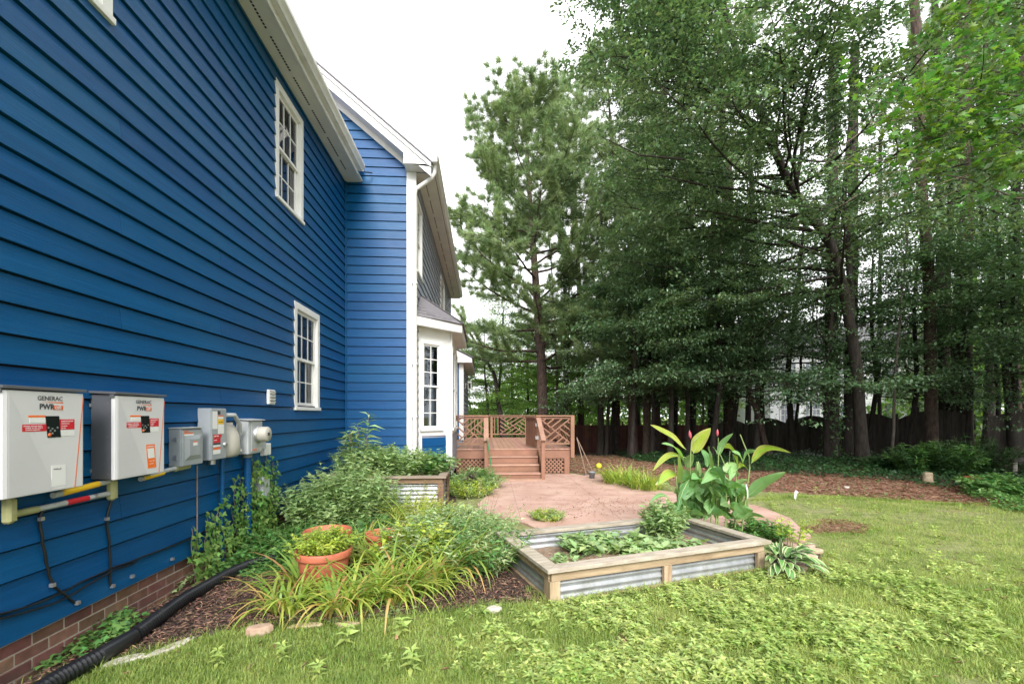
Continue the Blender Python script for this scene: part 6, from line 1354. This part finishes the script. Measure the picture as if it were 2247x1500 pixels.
# distant wood closing the horizon
def far_wood():
    r = np.random.default_rng(5); n = 70000; a = r.uniform(R(-35), R(62), n); rad = r.uniform(40, 50, n); x = rad*np.sin(a+YAW); y = rad*np.cos(a+YAW)
    z = 8*r.uniform(0, 1, n)**1.15*(.75+.5*np.sin(a*17)*np.cos(a*7+1)); P = np.stack([x, y, z-.4], 1); D = r.normal(0, 1, (n, 3)); V, Fc = scat(T_leaf2(.7), P, D, r.normal(0, .6, (n, 3))+[0, -.6, .8], .34*r.uniform(.6, 1.3, n)); b = Bulk(); b.add(V, Fc); o = b.build('distant_wood', 'broadl', kind='stuff'); tag(o, 'far leafy wood closing the view behind the nearer trees', 'wood')
far_wood()
def side_wood():
    r = np.random.default_rng(6); b = Bulk(); tr = MB()
    for i in range(26):
        x = r.uniform(13.5, 19); y = -11+19*(i+r.uniform(0, 1))/26; h = r.uniform(11, 16); tr.tube([(x, y, -.1), (x+r.normal(0, .2), y, h*.6), (x+r.normal(0, .4), y, h)], [.17, .11, .04], 7, cap=False)
        m = 34; c = np.stack([x+r.normal(0, 1.5, m), y+r.normal(0, 1.5, m), r.uniform(2.2, h, m)], 1); k = 70; P = np.repeat(c, k, 0)+r.normal(0, 1, (m*k, 3))*[.5, .5, .16]
        V, Fc = scat(T_leaf2(.6), P, r.normal(0, .7, (m*k, 3)), r.normal(0, .4, (m*k, 3))+[0, 0, 1.], .19*r.uniform(.6, 1.2, m*k)); b.add(V, Fc, 0)
    o = b.build('side_wood', 'broad', kind='stuff'); tag(o, 'leafy wood carrying on past the right end of the fence', 'wood'); tr.build('wood_trunks', 'bark', o, kind='stuff')
side_wood()
# lawn grass
LAWN = [(-3, 1.2), g2(2300, 1520), (12, 1.2), (14, 8), g2(2300, 1105), g2(2080, 1112), g2(1900, 1100), g2(1700, 1088), g2(1640, 1095), g2(1700, 1125), g2(1770, 1165), g2(1790, 1190), g2(1760, 1262), g2(1672, 1262), g2(1215, 1335)]
LAWN = [(-2.2, 1.0), (14, 1.0), (14, 8), g2(2300, 1106), g2(2080, 1104), g2(1900, 1086), g2(1750, 1080), g2(1655, 1088), g2(1700, 1122), g2(1745, 1142), g2(1785, 1180), g2(1810, 1215), g2(1770, 1262), g2(1672, 1262), g2(1209, 1332), g2(1060, 1332), g2(900, 1354), g2(700, 1376), g2(560, 1380), g2(420, 1410), g2(270, 1450), g2(90, 1506)]
def lawn():
    r = np.random.default_rng(21); b = Bulk()
    for (d0, d1, n, seg) in ((2.3, 4.2, 120000, 2), (4.2, 7.5, 95000, 1), (7.5, 12.5, 80000, 1)):
        N = int(n*2.2); d = 1/(1/d0+(1/d1-1/d0)*r.uniform(0, 1, N)); px = r.uniform(-80, 2330, N); lat = (px-CX)/F*d; X = d*SA+lat*CA; Y = d*CA-lat*SA
        k = inpoly(X, Y, LAWN) & ~(inpoly(X, Y, P_spot) & (r.uniform(0, 1, N) < .80)) & ~(inpoly(X, Y, P_spot2) & (r.uniform(0, 1, N) < .8))
        den = np.array([noise.noise(Vector((x*.8, y*.8, 0)))+.6*noise.noise(Vector((x*3, y*3, 5))) for x, y in zip(X, Y)]) if N < 5e5 else 0
        k &= (den > -.48+r.uniform(-.2, .2, N)); X, Y, d, den = X[k], Y[k], d[k], den[k]; m = len(X)
        P = np.stack([X, Y, np.zeros(m)], 1); az = r.uniform(0, 6.283, m); L = (.030+.022*np.clip(den+.4, 0, 1))*r.uniform(.6, 1.35, m)*(1+.04*d); w = .0024+.0009*d
        V, Fc = strips(P, az, L, w*r.uniform(.7, 1.2, m), r.uniform(.7, 1.5, m), r.uniform(.3, 1.1, m), seg if seg > 1 else 1); b.add(V, Fc)
    T_ = 620; cx_ = r.uniform(-100, 2350, T_); dd_ = 1/(1/2.5+(1/11-1/2.5)*r.uniform(0, 1, T_)); lt = (cx_-CX)/F*dd_; X = dd_*SA+lt*CA; Y = dd_*CA-lt*SA; k = inpoly(X, Y, LAWN); X, Y = X[k], Y[k]; m = len(X)*26
    P = np.stack([np.repeat(X, 26)+r.normal(0, .022, m), np.repeat(Y, 26)+r.normal(0, .022, m), np.zeros(m)], 1)
    V, Fc = strips(P, r.uniform(0, 6.283, m), .085*r.uniform(.5, 1.3, m), np.full(m, .005), r.uniform(.6, 1.4, m), r.uniform(.4, 1.3, m), 2); b.add(V, Fc)
    o = b.build('lawn_grass', 'blade', kind='stuff'); tag(o, 'short green lawn grass', 'grass'); print('grass tris', len(o.data.polygons))
def strips1(): pass
lawn()
# long grass fringing the lawn edge and the foot of the bed
def fringe(name, label, pts, n, L, seed):
    r = np.random.default_rng(seed); pts = np.array([p[:2] for p in pts]); s = np.r_[0, np.cumsum(np.linalg.norm(np.diff(pts, axis=0), axis=1))]; t = r.uniform(0, s[-1], n)
    X = np.interp(t, s, pts[:, 0])+r.normal(0, .05, n); Y = np.interp(t, s, pts[:, 1])+r.normal(0, .05, n); P = np.stack([X, Y, np.zeros(n)], 1)
    V, Fc = strips(P, r.uniform(0, 6.28, n), L*r.uniform(.5, 1.2, n), .0045, r.uniform(.8, 1.5, n), r.uniform(.4, 1.4, n), 3); b = Bulk(); b.add(V, Fc); tag(b.build(name, 'blade', kind='stuff'), label, 'grass')
fringe('edge_grass', 'longer grass along the foot of the low raised bed', [bedp(-.05, .3), bedp(-.05, -.04), bedp(1.2, -.05), bedp(2.45, -.04)], 2600, .085, 31)
fringe('edge_grass', 'longer grass along the edge of the mulch', [g2(90, 1500), g2(270, 1445), g2(420, 1405), g2(560, 1375), g2(700, 1372), g2(900, 1352), g2(1060, 1330), g2(1200, 1325)], 5200, .06, 32)
fringe('edge_grass', 'sparse grass thinning out over the near edge of the pine straw', [g2(1650, 1098), g2(1750, 1090), g2(1900, 1095), g2(2080, 1107), g2(2290, 1108)], 5000, .07, 33)
fringe('edge_grass', 'grass tufts round the bare spot in the lawn', [g2(1765, 1158), g2(1810, 1146), g2(1880, 1150), g2(1925, 1162), g2(1880, 1172), g2(1800, 1173)], 1500, .055, 34)
# weed patches in the lawn: star-shaped leafy sprigs
def weed_labels(spots):
    row = lambda y: 'at the bottom edge' if y > 1465 else 'in the near lawn' if y > 1420 else 'just off the mulch line' if y > 1370 else 'in the mid lawn' if y > 1190 else 'in the far lawn' if y > 1120 else 'by the pine straw'
    col = lambda x: 'below the drain pipe' if x < 560 else 'below the first daylilies' if x < 720 else 'below the front pot' if x < 800 else 'below the middle daylilies' if x < 870 else 'below the tall daylilies' if x < 930 else 'below the last daylilies' if x < 1030 else 'left of the low bed' if x < 1150 else 'below the near corner post of the low bed' if x < 1230 else 'below the low bed' if x < 1400 else 'amid the dense weeds' if x < 1600 else 'beside the canna plant' if x < 1680 else 'left of the bare patch' if x < 1780 else 'over the bare patch' if x < 1880 else 'right of the bare patch' if x < 1960 else 'below the stump' if x < 2080 else 'toward the right edge'
    seen = {}; out = []
    for px, py in spots:
        k = (row(py), col(px)); seen.setdefault(k, []).append(px)
    for px, py in spots:
        k = (row(py), col(px)); L = sorted(seen[k]); o = '' if len(L) == 1 else (' leftmost' if px == L[0] else ' rightmost' if px == L[-1] else ' middle one')
        out.append('weed sprig '+k[0]+', '+k[1]+(','+o if o else ''))
    return out
def weeds():
    r = np.random.default_rng(41); tm = []
    for v in range(5):
        b = Bulk(); nn = 3; hh = r.uniform(.04, .08)
        for k in range(nn):
            z = hh*(k+1)/nn; m = 5; az = k*.9+np.arange(m)*6.283/m+r.normal(0, .15, m); e = .15+.28*k/nn+r.normal(0, .12, m)
            D = np.stack([np.cos(az)*np.cos(e), np.sin(az)*np.cos(e), np.sin(e)], 1); V, Fc = scat(T_leaf4(.42, .2), np.tile([[0, 0, z]], (m, 1))+r.normal(0, .004, (m, 3)), D, np.array([0, 0, 1.])+r.normal(0, .15, (m, 3)), (.050-.009*(k == nn-1))*r.uniform(.8, 1.15, m)); b.add(V, Fc)
        tm.append((np.concatenate(b.V), np.concatenate(b.F)))
    N = 10500; px = r.uniform(1000, 2300, N); py = 1215+300*r.uniform(0, 1, N)**.8; d = F*EYE/(py-HOR); lat = (px-CX)/F*d; X = d*SA+lat*CA; Y = d*CA-lat*SA
    # patch strength
    c = np.exp(-((px-1560)/330)**2-((py-1400)/85)**2)*1.35+np.exp(-((px-1330)/120)**2-((py-1330)/40)**2)*.5+np.exp(-((px-1950)/250)**2-((py-1290)/60)**2)*.55+np.exp(-((px-2120)/120)**2-((py-1390)/60)**2)*.6+np.exp(-((px-1640)/220)**2-((py-1290)/30)**2)*.9+np.exp(-((px-1200)/110)**2-((py-1470)/50)**2)*.25
    nz_ = np.array([noise.noise(Vector((x*1.7, y*1.7, 3)))+.5*noise.noise(Vector((x*5, y*5, 9))) for x, y in zip(X, Y)])
    k = (r.uniform(0, 1, N)*.95 < c*(.40+1.25*nz_)) & inpoly(X, Y, LAWN); X, Y = X[k], Y[k]; b = Bulk(); n = len(X); which = r.integers(0, 5, n)
    for v in range(5):
        s = which == v; m = s.sum(); az = r.uniform(0, 6.28, m); D = np.stack([np.cos(az), np.sin(az), np.zeros(m)], 1); V, Fc = scat(tm[v], np.stack([X[s], Y[s], np.zeros(m)], 1), D, np.array([0, 0, 1.])+r.normal(0, .14, (m, 3)), r.uniform(.62, 1.2, m)); b.add(V, Fc)
    o = b.build('lawn_weeds', 'weed', kind='stuff'); tag(o, 'pale green leafy weeds spreading through the lawn before the low bed', 'weeds'); print('weeds', n)
    # lone sprigs across the rest of the lawn, each its own plant
    V, Fc = tm[1]; base = None
    spots = [(1120, 1430), (905, 1480), (850, 1460), (1010, 1440), (880, 1398), (1180, 1395), (1260, 1478), (990, 1385), (480, 1465), (620, 1450), (1470, 1472), (2150, 1240), (2060, 1235), (1975, 1200), (1905, 1212), (2020, 1215), (1840, 1130), (1920, 1118), (2105, 1118), (2150, 1152), (2010, 1160), (1770, 1112), (1700, 1120), (1690, 1092), (1790, 1082), (1840, 1100), (1655, 1108), (1940, 1140), (2050, 1180), (760, 1420), (700, 1490), (1070, 1400)]
    WL = weed_labels(spots)
    for i, (px, py) in enumerate(spots):
        sc = r.uniform(1.0, 1.9)
        if base is None:
            bb_ = Bulk(); bb_.add(V, Fc); o = bb_.build('weed_sprig', 'weed'); base = o
        else: o = base.copy(); COL.objects.link(o)
        o.location = G(px, py); o.rotation_euler = (0, 0, r.uniform(0, 6)); o.scale = (sc, sc, sc*r.uniform(.8, 1.3)); tag(o, WL[i], 'weed', 'lone weed sprigs in the lawn')
weeds()
# chips, needles and dead leaves
def litter(name, label, poly, n, size, m, w=.3, z0=.014, up=.35, seed=1, spread=1.0, cat='mulch'):
    r = np.random.default_rng(seed); a = np.array([p[:2] for p in poly]); lo, hi = a.min(0), a.max(0); X = []
    while sum(len(x) for x in X) < n:
        q = r.uniform(lo, hi, (n*3, 2)); dd = 1/np.maximum(q[:, 1], 1.5); q = q[(r.uniform(0, .5, len(q)) < dd) & inpoly(q[:, 0], q[:, 1], poly)]; X.append(q)
    q = np.concatenate(X)[:n]; g = np.array([gz(x, y) for x, y in q]); az = r.uniform(0, 6.28, n); D = np.stack([np.cos(az), np.sin(az), r.normal(0, .22, n)], 1)
    P = np.stack([q[:, 0], q[:, 1], z0+g+r.uniform(0, .012, n)], 1); V, Fc = scat(T_leaf2(w, .1), P, D, np.array([0, 0, 1.])+r.normal(0, up, (n, 3)), size*r.uniform(.4, 1.3, n)); b = Bulk(); b.add(V, Fc); tag(b.build(name, m, kind='stuff'), label, cat)
M['chip'] = mat('bark_chip', (.055, .035, .030), (.13, .08, .06), scale=3, rough=.95, island=.5); M['chipl'] = mat('dead_leaf', (.22, .11, .06), (.38, .22, .13), scale=3, rough=.9, island=.4); M['strawn'] = mat('straw_needle', (.30, .155, .105), (.46, .29, .20), scale=3, rough=.9, island=.4)
near_mulch = [(-2.7, 1.6), g2(90, 1500), g2(270, 1445), g2(420, 1405), g2(560, 1375), g2(700, 1372), g2(900, 1352), g2(1060, 1330), g2(1200, 1322), (.2, 4.6), (-.3, 5.6), (-2.7, 5.6)]
litter('mulch_chips', 'dark brown bark mulch chips in the bed by the house', near_mulch, 26000, .038, 'chip', .42, seed=1)
litter('dead_leaves', 'light brown needles and dead leaves scattered on the mulch', near_mulch, 4200, .055, 'strawn', .10, z0=.03, seed=2)
litter('pine_needles', 'fallen reddish pine needles on the strip before the wood', P_straw, 15000, .12, 'strawn', .07, seed=3, up=.2, cat='pine needles')
litter('pine_needles', 'brown needles and litter on the bare spot in the lawn', P_spot, 1500, .06, 'strawn', .10, seed=4, cat='pine needles'); litter('pine_needles', 'brown litter in the small bare spot among the weeds', P_spot2, 400, .05, 'strawn', .10, seed=5, cat='pine needles')
litter('patio_litter', 'brown leaf crumbs scattered over the patio behind the low bed', [g2(1180, 1150), g2(1420, 1128), g2(1440, 1100), g2(1300, 1095), g2(1200, 1120)], 420, .035, 'chipl', .5, z0=.032, seed=6, cat='litter')
litter('patio_litter', 'few dark crumbs on the far part of the patio', P_patio, 700, .035, 'chipl', .5, z0=.032, seed=7, cat='litter')
litter('lawn_litter', 'brown pine needles fallen on the lawn', LAWN, 1500, .07, 'strawn', .05, z0=.022, seed=12, cat='litter'); litter('lawn_litter', 'a few dead leaves lying on the lawn', LAWN, 160, .05, 'chipl', .5, z0=.024, seed=13, cat='litter')
litter('forest_litter', 'brown leaf litter on the shaded woodland floor', P_woods, 9000, .10, 'chipl', .5, seed=8, cat='litter')
litter('soil_crumbs', 'crumbly soil clods in the low bed', [tuple(bedp(.06, .06)[:2]), tuple(bedp(2.3, .06)[:2]), tuple(bedp(2.3, 1.1)[:2]), tuple(bedp(.06, 1.1)[:2])], 2500, .018, 'chipl', .8, z0=.118, seed=9, cat='soil')
print('tris', sum(len(o.data.polygons) for o in bpy.data.objects if o.type == 'MESH'), 'objects', len(bpy.data.objects))

# lettering: text curves become meshes
bpy.context.view_layer.update(); _dg = bpy.context.evaluated_depsgraph_get()
for o in [o for o in bpy.data.objects if o.type == 'FONT']:
    me = bpy.data.meshes.new_from_object(o.evaluated_get(_dg)); nm = o.name; o.name = 'x'; n = bpy.data.objects.new(nm, me); COL.objects.link(n); n.parent = o.parent; n.location = o.location; n.rotation_euler = o.rotation_euler; n.scale = o.scale
    bpy.data.objects.remove(o, do_unlink=True)
